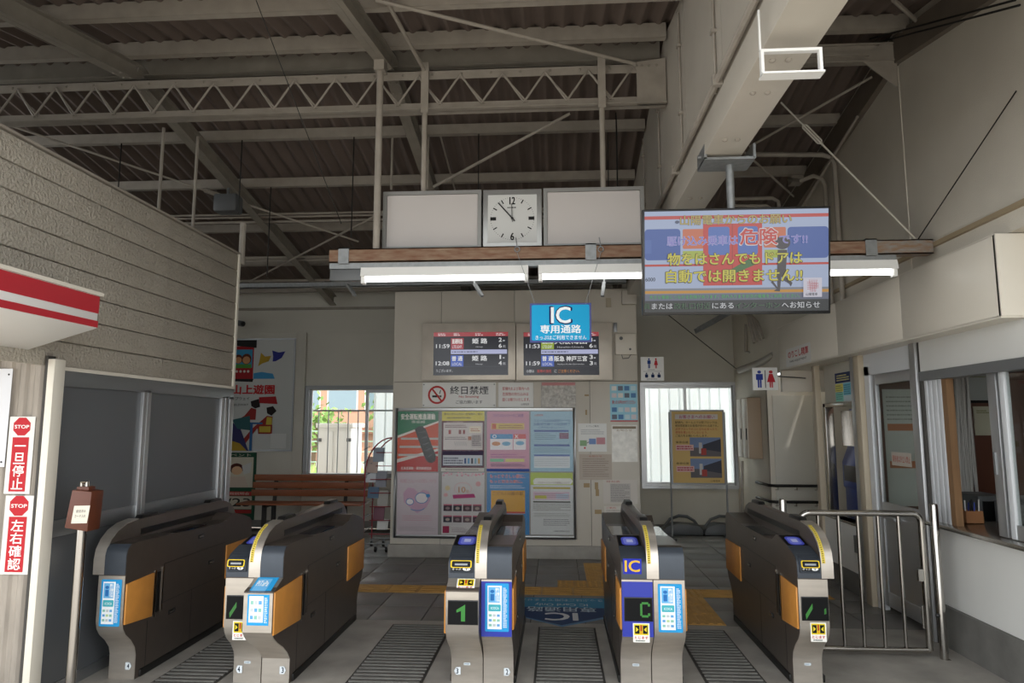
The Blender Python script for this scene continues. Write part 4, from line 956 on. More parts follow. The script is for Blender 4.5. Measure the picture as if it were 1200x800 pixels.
s.rect(0, 0, 1, .16, '#e3d44a'); s.text('車内に持ち込めない危険物のご案内', .05, .025, .95, .065, '#5a4a20', .008); s.fine(.12, .09, .88, .13, 1, '#7a6a30')
s.rect(.04, .19, .96, .64, '#ddd3cf'); s.text('主な危険物', .1, .17, .5, .2, '#e0c8c8'); s.fine(.08, .22, .6, .28, 2, '#8a6a6a'); s.rect(.16, .31, .22, .38, '#b5433f'); s.rect(.40, .31, .46, .38, '#8a3a38'); s.rect(.5, .31, .55, .38, '#8a3a38'); s.rrect(.65, .25, .93, .36, .01, '#e8dcc8'); s.fine(.68, .28, .9, .34, 2, '#b06a40')
s.fine(.08, .42, .6, .48, 2, '#8a7a7a'); s.rect(.62, .42, .7, .48, '#b06a4a')
for k in range(6): s.line((.3+.05*k, .51), (.34+.05*k, .57), .004, '#6a6a70')
s.rect(.70, .38, .94, .6, '#d0c8c6'); s.fine(.72, .4, .92, .58, 6, '#8a8284'); s.rect(.02, .66, .98, .91, '#3d2f4a'); s.rect(.04, .73, .96, .90, '#cfd2d8'); s.fine(.06, .76, .5, .88, 3, '#6a6a7a')
for k in range(5): s.rect(.54+.08*k, .78, .58+.08*k, .87, ['#3f5a8a', '#6fa0c8', '#4a4a52', '#88b0c0', '#caa060'][k])
s.rect(0, .94, 1, 1, '#d8d4cc'); s.fine(.1, .955, .9, .985, 1, '#88807a'); s.done(o)
s, o = poster(2, 0, 'pink poster comparing allowed and forbidden items with blue circle and red cross', '#d59ab0')
s.text('コインロッカーのご利用', .14, .04, .86, .10, '#8a5a9a', .012); s.rect(.10, .20, .88, .30, '#e0c46a'); s.rect(.12, .21, .22, .295, '#d0603a'); s.fine(.28, .22, .86, .29, 2, '#a06a3a')
s.rect(.08, .38, .61, .46, '#4a9ad0'); s.ell(.18, .42, .05, .03, '#f0f4f8'); s.ell(.18, .42, .03, .018, '#4a9ad0'); s.rect(.63, .38, .92, .46, '#d8504e'); s.line((.66, .39), (.74, .45), .008, '#f4eeee'); s.line((.74, .39), (.66, .45), .008, '#f4eeee')
s.rect(.08, .46, .61, .64, '#ece6ea'); s.rect(.63, .46, .92, .64, '#ece6ea'); s.ell(.22, .54, .10, .035, '#cf8a5a'); s.ell(.46, .54, .10, .035, '#6aa8cc'); s.ell(.78, .53, .10, .035, '#6aa8cc')
s.fine(.1, .70, .9, .78, 2, '#b06a98'); s.rect(.08, .79, .4, .84, '#7ac098'); s.rect(.44, .79, .88, .84, '#d8d27a'); s.fine(.1, .87, .9, .92, 2, '#8a6a8a'); s.rect(0, .955, 1, 1, '#2f4f9a'); s.done(o)
s, o = poster(3, 0, 'light blue notice poster with blue headings and text blocks', '#9cc3d6')
s.text('山陽電車', .1, .05, .3, .08, '#b85a5a', .01); s.text('スルッとKANSAI磁気カードの', .08, .13, .94, .18, '#3d5f9e', .006); s.text('自動券売機での取扱終了', .08, .19, .94, .24, '#3d5f9e', .006); s.text('に伴う払い戻しについて', .2, .25, .82, .29, '#3d5f9e', .006)
s.rect(.08, .31, .90, .345, '#4a68a8'); s.fine(.1, .36, .6, .48, 4, '#5a7a98', fill=.35); s.rect(.68, .36, .90, .46, '#7a4a6a'); s.rect(.08, .55, .92, .585, '#4a68a8'); s.fine(.08, .60, .92, .69, 3, '#5a7a98', fill=.35); s.rect(.08, .72, .92, .75, '#4a68a8'); s.rect(.08, .75, .92, .94, '#d6dde0'); s.fine(.1, .77, .9, .92, 6, '#8a9aa4', fill=.3); s.done(o)
s, o = poster(0, 1, 'pale poster with a blue line drawing of mother and baby in a pink heart', '#cdbfc4')
s.text('母親さんへの思いやり', .06, .10, .94, .17, '#c79aa4', .006); s.poly([(.5, .66), (.17, .48), (.15, .33), (.27, .24), (.42, .26), (.52, .33), (.64, .27), (.78, .31), (.82, .43), (.72, .56)], '#c9a3b8')
def ring(s, u, v, ru, rv, c, t=.008, a0=0, a1=2*math.pi, n=22):
    for k in range(n):
        p = a0+(a1-a0)*k/n; q = a0+(a1-a0)*(k+1)/n
        s.line((u+ru*math.cos(p), v+rv*math.sin(p)), (u+ru*math.cos(q), v+rv*math.sin(q)), t, c)
for rr in ((.60, .41, .15, .085), (.32, .47, .09, .05)): s.ell(*rr, '#e6dede'); ring(s, *rr, '#4a86b8')
ring(s, .5, .56, .18, .05, '#4a86b8', .008, .2, 2.6); s.ell(.76, .37, .05, .03, '#4a86b8'); s.fine(.15, .68, .85, .78, 3, '#c79aa4', fill=.35); s.fine(.05, .86, .95, .94, 3, '#a8a0a2', fill=.3); s.done(o)
s, o = poster(1, 1, 'white poster with pink ribbon, number 10 and eight small dark photos', '#d3cfcd')
for k in range(26): s.ell(random.uniform(.02, .98), random.uniform(.0, .05), .025, .012, ['#d88a9a', '#e0aeb8'][k % 2], 8)
ring(s, .5, .26, .20, .10, '#d9b0b0', .006); s.text('10', .40, .23, .56, .32, '#c08a62', .004); s.text('th', .58, .27, .64, .32, '#c08a62'); s.poly([(.26, .36), (.76, .34), (.80, .40), (.28, .42)], '#b04a78'); s.ell(.14, .25, .06, .04, '#d8c8a0'); s.ell(.86, .18, .06, .04, '#d8a8a8'); s.ell(.1, .36, .05, .03, '#d8a8a8')
for j in range(2):
    for i in range(4): s.rect(.05+.23*i, .51+.18*j, .25+.23*i, .53+.18*j, '#b86a7a'); s.rect(.05+.23*i, .53+.18*j, .25+.23*i, .62+.18*j, ['#4a3a44', '#3f4048', '#54444a', '#6a5a5e'][(i+j) % 4]); s.ell(.15+.23*i, .575+.18*j, .05, .025, ['#8a7a7a', '#a89a90'][(i+j) % 2])
s.rect(.04, .86, .19, .97, '#9a2f50'); s.fine(.25, .88, .62, .96, 3, '#a08a90', fill=.3); s.rect(.7, .86, .84, .9, '#c04a7a'); s.done(o)
s, o = poster(2, 1, 'blue poster with red slogan and yellow panel for a child-safe station', '#3f86c0')
s.text('もっとやさしい駅に、', .07, .03, .90, .09, '#eedad8', .03); s.text('もっとやさしい駅に、', .075, .032, .895, .088, '#c8403c', .01); s.text('もっと安全な駅に。', .07, .115, .84, .17, '#eedad8', .03); s.text('もっと安全な駅に。', .075, .117, .835, .168, '#c8403c', .01)
s.fine(.07, .20, .9, .26, 2, '#cfe0ec', fill=.35); s.rect(.10, .29, .90, .66, '#d9a53e'); s.text('こども110番の駅', .14, .31, .86, .37, '#8a5a24', .012); s.rect(.12, .63, .90, .655, '#b8443a'); s.done(o)
s, o = poster(3, 1, 'white notice poster with lime green heading band', '#d3d5d3')
s.rect(0, 0, 1, .20, '#b5c84e'); s.poly([(.06, .13), (.12, .09), (.95, .09), (1, .14), (.95, .19), (.08, .19)], '#e6e6dc'); s.text('パスポートカードの発売について', .16, .145, .92, .185, '#7a5a50', .006); s.rect(.06, .235, .94, .265, '#b8a84a'); s.rect(.06, .31, .92, .44, '#d5bcc8'); s.rect(.1, .37, .38, .42, '#c8c84a'); s.rect(.6, .34, .9, .42, '#b8c8d8'); s.fine(.1, .33, .9, .41, 3, '#9a6a80', fill=.3)
s.rect(.06, .465, .94, .485, '#3a3a2a'); s.fine(.06, .50, .94, .62, 5, '#77766a', fill=.35); s.fine(.08, .65, .92, .72, 3, '#888880', fill=.3); s.fine(.3, .74, .92, .86, 4, '#77777a', fill=.35); s.text('山陽電気鉄道株式会社', .54, .93, .92, .955, '#44444a'); s.done(o)
# ---- toilet signs
s = sheetY(751, 418, 778, 446, YC-.03); o = board(s, 'toilet_sign', 'small toilet pictogram plate with accessible symbols above the right window', 'sign', M_white, .008, .001)
def man(s, u, v, w_, h_, c):
    s.ell(u, v+.09*h_, .17*w_, .09*h_, c, 14); s.rrect(u-.30*w_, v+.20*h_, u+.30*w_, v+.55*h_, .004*s.w/.3, c); s.rect(u-.17*w_, v+.5*h_, u-.02*w_, v+h_, c); s.rect(u+.02*w_, v+.5*h_, u+.17*w_, v+h_, c)
def woman(s, u, v, w_, h_, c):
    s.ell(u, v+.09*h_, .17*w_, .09*h_, c, 14); s.poly([(u-.15*w_, v+.2*h_), (u+.15*w_, v+.2*h_), (u+.36*w_, v+.68*h_), (u-.36*w_, v+.68*h_)], c); s.rect(u-.14*w_, v+.66*h_, u-.02*w_, v+h_, c); s.rect(u+.02*w_, v+.66*h_, u+.14*w_, v+h_, c)
man(s, .36, .06, .24, .42, '#223f80'); woman(s, .66, .06, .24, .42, '#b82f38'); s.rect(.1, .60, .9, .615, '#9a9aa0')
for k in range(3): s.ell(.24+.27*k, .69, .035, .03, '#22365e', 10); s.rrect(.17+.27*k, .73, .31+.27*k, .87, .01, '#22365e')
s.fine(.3, .52, .7, .56, 1, '#66666a'); s.fine(.25, .91, .75, .95, 1, '#66666a'); s.done(o)
s = sheetY(882, 430.5, 911.5, 457, 7.9); o = board(s, 'toilet_sign', 'square plate with blue man and red woman pictograms near the handrails', 'sign', M_white, .02, .002)
man(s, .27, .13, .46, .76, '#2a3f94'); woman(s, .73, .13, .46, .76, '#b52a34'); s.rect(.485, .12, .515, .9, '#333338'); s.done(o)
MB().tube([s.o+Vector((s.w, .02, -.1)), s.o+Vector((s.w+.5, .4, -.1))], .008, 6).build('mount_arm', M_galv, o)
# ================================================================== LEFT SIDE
# awning with red stripes
aw = thing('shop_awning', 'white sign box with two red stripes on the left wall', 'sign box', (-2.8, 3.0, 2.02))
def la(mb, name, mat, **k): return rel(mb, name, mat, aw, **k)
la(MB().prism([(-3.0, 2.35), (-2.6, 2.33), (-2.6, 2.14), (-3.0, 2.02)], 'y', 2.2, 3.68), 'box', M_white, bev=.004)
la(B((-2.66, 2.2, 2.325), (-2.585, 3.7, 2.345)), 'top_trim', M_offwhite)
la(B((-2.602, 2.2, 2.225), (-2.597, 3.682, 2.322)), 'red_stripe', M_red); la(B((-2.602, 2.2, 2.145), (-2.597, 3.682, 2.182)), 'red_stripe', M_red)
def stop_sign(x0, y0, x1, y1, txt, label):
    s = sheetY(x0, y0, x1, y1, 3.80); o = board(s, 'warning_sign', label, 'sign', ink('#d9d6d0'), .003)
    k = s.w/s.h; r = .36
    s.poly([(.5+r*math.cos(math.radians(22.5+45*i)), .13+r*k*math.sin(math.radians(22.5+45*i))) for i in range(8)], '#b3262e'); s.text('STOP', .22, .11, .78, .155, '#f0ece8', .02)
    s.rect(.18, .27, .82, .97, '#b3262e'); s.text(txt, .28, .30, .72, .95, '#f0ece8', .012, vert=True); s.done(o)
stop_sign(8, 488, 38, 578.5, '一旦停止', 'upper white and red STOP sign on the left post')
stop_sign(3, 580.5, 36, 673, '左右確認', 'lower white and red STOP sign on the left post')
s = sheetY(-30, 432, 10, 547, 3.797); o = board(s, 'pinned_paper', 'white pinned paper at the far left edge', 'paper', ink('#d3d3d6'), .002)
for v in (.06, .95): MB().ball(s.p(.9, v), (.006, .003, .006), 0, 5).build('pin', M_black, o)
# box on a pole
p = atZ(83, 800); px_ = at(90, 700, 3.9).x
bp = thing('ticket_collection_post', 'brown collection box on a slim stainless pole at the left', 'post box', (px_, 3.9, 0))
MB().tube([(0, 0, .01), (0, 0, 1.02)], .0265, 16).build('pole', M_chrome, bp, smooth=True)
MB().tube([(0, 0, 0), (0, 0, .012)], .13, 24).build('base_plate', M_steel, bp)
bt = [(-.055, 1.0), (.075, .985), (.10, 1.195), (-.025, 1.215)]
bx = MB().prism([(-.065, 1.01), (.075, .99), (.085, 1.215), (-.035, 1.225)], 'y', -.06, .05).build('box', M_brown, bp, bev=.006)
sh = Sheet((-.012, -.0615, 1.135), (1, .0, .03), (-.12, 0, -1), (0, -1, 0), .095, .10); sh.rect(0, 0, 1, 1, '#d6cfc0'); sh.text('使用済み', .18, .22, .80, .40, '#3a3a44', .005); sh.text('カード入れ', .15, .50, .85, .68, '#3a3a44', .005); sh.done_local(bp, 'paper_label')
MB().box((-.03, -.03, 1.21), (.045, .03, 1.24)).build('slot_lid', M_brown, bp, bev=.003)
MB().tube([(-.02, 0, 1.22), (-.02, 0, 1.262), (.012, 0, 1.262), (.012, 0, 1.235)], .012, 8).build('lock_tube', M_chrome, bp, smooth=True)
# ---- park mural on the back wall
s = sheetY(225, 398, 343, 527, YB-.03); o = board(s, 'mural_board', 'grey enamel board with cable car, birds and chairlift riders in dark corner', 'mural', pm('mural_grey', '#a9aaa5', .35), .02)
W0 = 118.; H0 = 129.
def mu(x, y): return ((x/5.33+260-225)/W0, (y/5.33+390-398)/H0)
def mpoly(pts, c): s.poly([mu(*q) for q in pts], c)
mpoly([(-60, 85), (190, 85), (190, 290), (-60, 290)], '#9a1f24'); mpoly([(80, 105), (182, 105), (182, 220), (80, 220)], '#3a8ab0'); mpoly([(-40, 105), (72, 105), (72, 220), (-40, 220)], '#3a8ab0'); mpoly([(60, 45), (205, 45), (205, 95), (60, 80)], '#1c1c1c')
for fx, sc in ((145, 1), (95, .85), (30, 1)):
    s.ell(*mu(fx, 165), 32*sc/5.33/W0, 34*sc/5.33/H0, '#5a2f1c', 14); s.ell(*mu(fx, 172), 24*sc/5.33/W0, 24*sc/5.33/H0, '#c08a5e', 14); mpoly([(fx-32*sc, 198), (fx+32*sc, 198), (fx+32*sc, 222), (fx-32*sc, 222)], '#4a8a3a')
for k in range(4): s.ell(*mu(88+24*k, 243), 8/5.33/W0, 8/5.33/H0, '#c9bfb5', 8)
mpoly([(60, 290), (195, 290), (190, 310), (70, 305)], '#1c1c1c')
mpoly([(235, 125), (262, 150), (300, 145), (285, 180), (245, 195), (220, 212), (228, 175)], '#a88a2a'); mpoly([(305, 112), (345, 125), (388, 118), (365, 160), (330, 180), (310, 182), (312, 150)], '#2a2f7a')
mpoly([(195, 255), (245, 247), (315, 258), (328, 290), (195, 290)], '#3f8ab8')
s.text('須磨浦', *mu(-60, 328), *mu(58, 385), '#b5282c', .03); s.text('山上遊園', *mu(66, 328), *mu(328, 385), '#b5282c', .035); s.text('ロープウェイ', *mu(40, 403), *mu(176, 422), '#2f2f30', .01); s.text('CABLEWAY', *mu(50, 445), *mu(172, 458), '#2f2f30')
mpoly([(235, 405), (340, 400), (352, 448), (240, 442)], '#9a1f24'); mpoly([(185, 430), (235, 415), (245, 465), (215, 475), (190, 460)], '#1c1412'); mpoly([(190, 470), (222, 480), (220, 545), (170, 545), (100, 590), (85, 560), (150, 520)], '#8a2a24'); mpoly([(285, 470), (325, 460), (348, 490), (318, 520), (290, 505)], '#1c1412'); mpoly([(290, 520), (325, 525), (322, 585), (230, 600), (165, 690), (145, 670), (200, 600)], '#8a2a24'); mpoly([(290, 528), (322, 530), (322, 580), (285, 580)], '#b5a03a')
mpoly([(150, 560), (265, 562), (265, 572), (150, 572)], '#2a5a8a'); mpoly([(188, 572), (205, 572), (205, 735), (188, 735)], '#2a5a8a'); mpoly([(235, 575), (325, 575), (325, 632), (240, 632)], '#8a2a24'); mpoly([(246, 585), (316, 585), (316, 622), (246, 622)], '#b5a03a')
mpoly([(-60, 530), (50, 540), (130, 600), (185, 735), (-60, 735)], '#2f2f5a'); mpoly([(-60, 660), (50, 665), (130, 690), (175, 735), (-60, 735)], '#a88a2a'); mpoly([(75, 545), (185, 520), (190, 610), (110, 600)], '#2f5a5e')
s.rect(*mu(318, 630), *mu(415, 720), '#bfc0bc'); s.done(o)
frame_rect(MB(), s.o.x-.02, s.o.x+s.w+.02, s.o.z-s.h-.02, s.o.z+.02, YB-.036, YB-.001, .025).build('mural_frame', M_alud, o)
s = sheetY(236, 530, 299, 609, YB-.012); o = board(s, 'school_poster', 'green bordered cartoon style poster below the mural, left of the bench', 'poster', ink('#1f4a35'), .01)
s.rect(.04, .07, .95, .52, '#c9c2b0'); s.text('秋のイベント', .1, .015, .9, .06, '#c9c2b0'); s.rect(.04, .15, .52, .52, '#b8a83a'); s.ell(.64, .24, .13, .08, '#4a2018', 16); s.ell(.65, .27, .10, .065, '#d8b08a', 16); s.poly([(.50, .36), (.8, .36), (.88, .52), (.44, .52)], '#c9b8a8'); s.poly([(.74, .20), (.92, .14), (.90, .30), (.78, .33)], '#c8c8c4')
s.rect(.04, .58, .95, .64, '#a82a2a'); s.text('学校説明会', .45, .59, .9, .63, '#d8d0c0'); s.rect(.04, .65, .95, .84, '#b8b0a0'); s.text('9/23', .3, .68, .92, .80, '#222222', .01); s.rect(.04, .85, .95, .90, '#a82a2a'); s.done(o)
# camera on the wall
p = at(283, 379, YB-.2)
cc = thing('security_camera', 'dark bullet camera high in the corner above the mural', 'camera', tuple(p))
MB().tube([(-.15, 0, .03), (.10, -.16, -.03)], .045, 12).build('housing', M_grey, cc, smooth=True); MB().tube([(.10, -.16, -.03), (.11, -.166, -.032)], .035, 12).build('lens', M_black, cc); MB().tube([(-.05, -.05, .01), (-.05, .2, .05)], .015, 8).build('arm', M_grey, cc)
# ---- bench
YBn = 10.0
b0, b1 = at(286, 575, YBn).x, at(424, 575, YBn).x
bn = thing('bench', 'long brown wooden slatted bench under the left window', 'bench', ((b0+b1)/2, YBn, 0)); hw = (b1-b0)/2
for k in range(3):
    z = .84-.112*k; MB().box((-hw-.01*k, .33-.02*k, z-.092), (hw+.005*k, .36-.02*k, z)).build('back_slat', M_wood, bn, bev=.004)
for k in range(3): B((-hw-.06, -.12+.13*k, .43), (hw+.02, -.01+.13*k, .458)).build('seat_slat', M_wood, bn, bev=.004)
for x in (-hw*.62, hw*.62):
    MB().box((x-.03, -.06, 0), (x+.03, -.02, .42)).build('leg', M_dark, bn); MB().box((x-.03, .28, 0), (x+.03, .32, .42)).build('leg', M_dark, bn)
    MB().bar((x, .31, .40), (x, .36, .82), .05, .03).build('back_stay', M_dark, bn); MB().box((x-.03, -.06, .39), (x+.03, .32, .43)).build('seat_support', M_dark, bn)
# ---- brochure rack
YRk = 8.95
r0, r1 = at(432, 580, YRk).x, -2.10
rk = thing('brochure_rack', 'red wire brochure rack on castors beside the poster block', 'rack', ((r0+r1)/2-.0, YRk, 0)); hw = (r1-r0)/2
M_rw = pm('red_wire', '#8a2430', .45)
for y in (-.2, .2):
    arc = [(-hw, y, .10), (-hw, y, .95)]+[(-hw+(2*hw)*(1-math.cos(t)), y, .95+.48*math.sin(t)) for t in [math.pi/2*k/8 for k in range(1, 9)]]
    MB().tube(arc, .009, 7).build('side_hoop', M_rw, rk, smooth=True); MB().tube([(-hw, y, .1), (hw+.02, y, .1)], .009, 7).build('base_bar', M_galv, rk)
for k in range(7):
    z = .25+.17*k; off = .0 if z < .95 else .07
    MB().tube([(-hw+off, -.2, z), (-hw+off, .2, z)], .006, 6).build('cross_wire', M_galv, rk); MB().tube([(-hw+.07+off, -.2, z-.03), (hw+.02, -.2, z-.03)], .006, 6).build('cross_wire', M_rw, rk)
    MB().tube([(-hw-.03, -.2, z), (-hw+.06, -.2, z+.05)], .005, 6).build('hook', M_galv, rk)
for x in (-hw, -hw*.1, hw*.7):
    for y in (-.2, .2):
        t = MB(); t.tube([(x-.012, y, .035), (x+.012, y, .035)], .035, 12); t.build('castor', M_black, rk, smooth=True); B((x-.015, y-.012, .05), (x+.015, y+.012, .10)).build('castor_fork', M_galv, rk)
leaf = [('#9aa3ad', -.02, 1.12, .18, 'grey stack of leaflets at the top of the rack'), ('#b8a49a', -.10, .98, .20, 'beige leaflet high on the rack'), ('#c4c8cc', -.12, .86, .16, 'white folded leaflet hanging from the rack'), ('#5d7288', -.08, .66, .14, 'blue leaflet halfway down the rack'), ('#8d8f96', .02, .80, .2, 'grey leaflet in the middle of the rack'), ('#a8a6a0', .05, .55, .2, 'pale leaflet low on the rack'), ('#7a5560', .0, .38, .18, 'maroon leaflet near the rack bottom'), ('#d0d0cc', .05, .27, .12, 'white leaflet in the lowest rack pocket')]
for c, dx, z, h, lab in leaf:
    x = rk.location.x+dx
    m = MB().prism([(YRk-.16, z), (YRk-.14, z), (YRk-.10, z+h), (YRk-.12, z+h)], 'x', x-.07, x+.07)
    tag(m.build('leaflet', ink(c), bev=.001), lab, 'leaflet', 'leaflets in the brochure rack')
# ================================================================== RIGHT SIDE
# notice stand
YSt = 9.98
s = sheetY(787, 481, 848.5, 566.5, YSt); o = thing('notice_stand', 'yellow framed notice board on two slim posts in front of the right window', 'notice board', (s.o.x+s.w/2, YSt, 0))
b = board(s, 'panel', '', '', pm('notice_tan', '#d6b36c', .5), .02, parent=None); 
for k_ in ('label', 'category'):
    if k_ in b: del b[k_]
b.parent = o; b.matrix_parent_inverse = Matrix.Translation(o.location).inverted()
s.rect(.08, .05, .90, .12, '#d8cfc6'); s.text('お客さまへのお願い', .16, .06, .84, .11, '#b84a70', .01)
for k, (t, c) in enumerate((('駅構内、ホーム上では駅ブロックは、', '#4a3a28'), ('視覚障害者のお客様が歩かれる道です。', '#4a3a28'), ('点字ブロックの上に立ち止まったり、', '#b8403a'), ('荷物を置いたりしないよう、', '#b8403a'), ('ご協力をお願いいたします。', '#4a3a28'))): s.text(t, .08, .145+.046*k, .90 if k < 3 else .70, .18+.046*k, c, .004)
for v in (.37, .66):
    s.rect(.35, v, .94, v+.26, '#7d8fb0'); s.rect(.35, v+.14, .94, v+.26, '#6f6a6c'); s.poly([(.6, v+.10), (.94, v+.02), (.94, v+.2), (.6, v+.16)], '#4a4c56'); s.rect(.52, v+.07, .58, v+.22, '#c8c4c0'); s.rect(.56, v+.15, .66, v+.24, '#b0504a'); s.rect(.08, v+.1, .42, v+.18, '#e0b8b0'); s.fine(.1, v+.11, .4, v+.17, 2, '#b84a5a'); s.text('乗車位置', .08, v+.05, .32, v+.08, '#5a4a30')
s.text('山陽電車', .72, .95, .9, .975, '#5a4a30'); s.done(o, 'panel_print')
rel(frame_rect(MB(), s.o.x-.012, s.o.x+s.w+.012, s.o.z-s.h-.012, s.o.z+.012, YSt-.012, YSt+.025, .022), 'frame', M_alud, o)
for x in (s.o.x-.02, s.o.x+s.w+.02):
    rel(MB().tube([(x, YSt+.01, .03), (x, YSt+.01, s.o.z-.02)], .013, 10), 'post', M_alud, o, smooth=True)
    rel(MB().box((x-.03, YSt-.2, 0), (x+.03, YSt+.2, .035)), 'foot', M_black, o, bev=.01)
# two grey plastic base weights
for x, y, lab in ((at(799, 612, 10.45).x, 10.46, 'grey plastic base weight left of the notice stand'), (at(847, 618, 10.45).x, 10.46, 'grey plastic base weight right of the notice stand')):
    t = thing('base_weight', lab, 'weight', (x, y, 0), 'plastic base weights')
    MB().prism([(-.29, 0), (.29, 0), (.29, .08), (.22, .14), (-.10, .16), (-.22, .13), (-.29, .07)], 'y', -.14, .14).build('body', M_grey, t, bev=.02)
    MB().tube([(-.25, 0, .11), (-.17, 0, .21), (-.04, 0, .26), (.08, 0, .25), (.18, 0, .19), (.24, 0, .10)], .022, 8).build('handle', M_grey, t, smooth=True)
# meter cabinets on the side wall
cab_x0, cab_x1 = at(866, 500, 9.6).x, at(896, 500, 9.3).x
t = thing('meter_cabinet', 'pair of beige metal cabinets with tan side on the far right wall', 'cabinet', (2.56, 9.5, 1.15))
zc1, zc0_ = at(880, 466, 9.5).z-1.15, at(880, 537, 9.5).z-1.15
B((-.0, -.12, zc0_), (.175, .42, zc1)).build('case', pm('cabinet_tan', '#a8937c', .5), t, bev=.004)
for a in (-.11, .16): B((-.012, a, zc0_+.01), (.0, a+.24, zc1-.01)).build('door', M_offwhite, t, bev=.003); B((-.02, a+.03, zc0_+.25), (-.01, a+.05, zc0_+.4)).build('door_pull', M_dark, t)
# conduits and cable tray high in the corner
ct_ = thing('cable_tray', 'grey ladder cable tray near the ceiling behind the monitor', 'cable tray', (2.0, 9.6, 2.95))
q0, q1 = at(818, 386, 9.9), at(880, 352, 9.4)
for dy in (0, .22): rel(MB().bar(q0+Vector((0, dy, 0)), q1+Vector((0, dy, 0)), .02, .07), 'side_rail', M_galv, ct_)
for k in range(10):
    c = q0.lerp(q1, (k+.5)/10); rel(MB().bar(c, c+Vector((0, .22, 0)), .025, .02), 'rung', M_galv, ct_)
bend = lambda *p: [Vector(q) for q in p]
pipes = [([at(866, 434, 9.6), at(890, 425, 9.2), at(908, 415, 8.8)], .045, 'thick bent steel pipe near the far toilet sign', pm('bright_pipe', '#b5b2ab', .35, .4)),
         ([Vector((2.69, 6.75, 2.75)), Vector((2.69, 6.75, 3.95)), Vector((2.67, 6.76, 4.03)), Vector((2.60, 6.8, 4.08)), Vector((2.5, 6.85, 4.05)), at(925, 210, 7.2)], .022, 'left of two upright conduits curving along the upper right wall', M_paint),
         ([Vector((2.69, 6.5, 2.75)), Vector((2.69, 6.5, 4.08)), Vector((2.66, 6.5, 4.15)), Vector((2.58, 6.5, 4.18)), Vector((1.9, 6.5, 4.2))], .024, 'right of two upright conduits curving along the upper right wall', M_paint),
         ([Vector((2.66, 7.4, 3.0)), Vector((2.66, 7.4, 3.9)), Vector((2.66, 7.0, 4.0)), Vector((2.66, 5.9, 4.28))], .014, 'slim conduit rising beside the upper right wall', M_paint),
         ([at(860, 233, 7.2), at(905, 232, 7.2), at(912, 236, 7.2), at(914, 250, 7.2)], .02, 'short conduit elbow above the monitor, upper one', M_paint),
         ([at(860, 241, 7.25), at(898, 241, 7.25), at(904, 245, 7.25), at(906, 255, 7.25)], .02, 'short conduit elbow above the monitor, lower one', M_paint),
         ([at(897, 360, 9.3), at(897, 392, 9.3), at(903, 404, 9.3), at(914, 408, 9.2)], .04, 'fat conduit bend behind the end of the fascia', M_paint),
         ([at(874, 380, 9.9), at(874, 412, 9.9), at(886, 414, 9.7), at(893, 408, 9.5)], .02, 'thin conduit with elbow in the far right corner', M_paint),
         ([at(887, 366, 10.1), at(887, 466, 10.1)], .022, 'straight conduit dropping to the meter cabinets', M_paint),
         ([at(870, 540, 10.2), at(870, 600, 10.2)], .018, 'straight conduit below the meter cabinets', M_paint)]
for k in range(4):
    dx = .05*k
    pipes.append(([Vector((2.30+dx, 9.9, 3.35-.02*k)), Vector((2.42+dx, 9.3, 3.2-.02*k)), Vector((2.48+dx*.8, 8.9, 3.0-.03*k)), Vector((2.50+dx*.8, 8.75, 2.62+.02*k))], .017, ('%s of four slim conduits dropping behind the fascia end' % ('first', 'second', 'third', 'fourth')[k]), M_paint))
for pts, r_, lab, mt in pipes:
    tag(MB().tube(pts, r_, 10).build('conduit_pipe', mt, smooth=True), lab, 'pipe')
jb = tag(B(tuple(at(928, 200, 7.3)), tuple(at(948, 218, 7.45))).build('junction_box', M_paint, bev=.004), 'square conduit junction box above the right side of the monitor', 'junction box')
# black double handrail
yh = 9.0
hr = thing('wall_handrail', 'pair of black handrails on steel brackets at the end wall', 'handrail', (2.8, yh, .6))
for yy in (569, 588):
    z = at(930, yy, yh).z
    rel(MB().tube([Vector((2.68, 9.55, at(930, yy, yh).z)), Vector((2.70, 9.06, at(930, yy, yh).z)), Vector((2.76, 9.0, at(930, yy, yh).z)), Vector((3.4, 9.0, at(930, yy, yh).z))], .018, 10), 'rail', M_black, hr, smooth=True)
    for q in (912, 934, 958):
        p = at(q, yy+5, yh); rel(MB().tube([(p.x, yh, z), (p.x, yh, z-.05), (p.x, yh+.1, z-.06)], .007, 6), 'bracket', M_steel, hr)
# fare adjustment sign
s = sheetX(921, 405, 950, 427, 2.648); o = board(s, 'fare_sign', 'white plate with red Japanese heading above FARE ADJUSTMENT on the fascia', 'sign', M_white, .004)
s.text('のりこし精算', .1, .15, .92, .55, '#c03038', .02); s.text('FARE ADJUSTMENT', .16, .68, .84, .82, '#3a3a3e', .01); s.done(o)
# fare adjustment machine in its recess
nz0, nz1 = .66, 1.80
fm = thing('fare_machine', 'blue and steel fare adjustment machine set into the office front', 'machine', (2.9, 7.14, .66))
B((.0, -.48, 1.14), (.06, .46, 1.58)).build('upper_panel', M_wall, fm, bev=.003)
B((.35, -.48, 0), (.40, .46, 1.14)).build('back_panel', pm('machine_beige', '#b9b19d', .5), fm)
for a, b_ in ((-.48, -.44), (.40, .46)): B((-.03, a, 0), (.06, b_, 1.16)).build('jamb', M_steel, fm, bev=.003)
B((-.03, -.48, 1.12), (.06, .46, 1.16)).build('head', M_steel, fm, bev=.003)
B((-.08, -.50, -.02), (.40, .48, .0)).build('ledge', M_steel, fm, bev=.003)
MB().prism([(.12, 0), (.34, 0), (.34, 1.1), (.2, 1.1), (.16, .70), (.10, .55), (.10, .30), (.12, .28)], 'y', -.05, .36).build('machine_body', pm('machine_blue', '#2c3f7c', .35), fm, bev=.006)
B((.1, -.02, .72), (.17, .32, 1.08)).build('steel_panel', M_steel, fm); B((.08, -.42, .0), (.3, -.06, 1.1)).build('steel_side', M_steelb, fm)
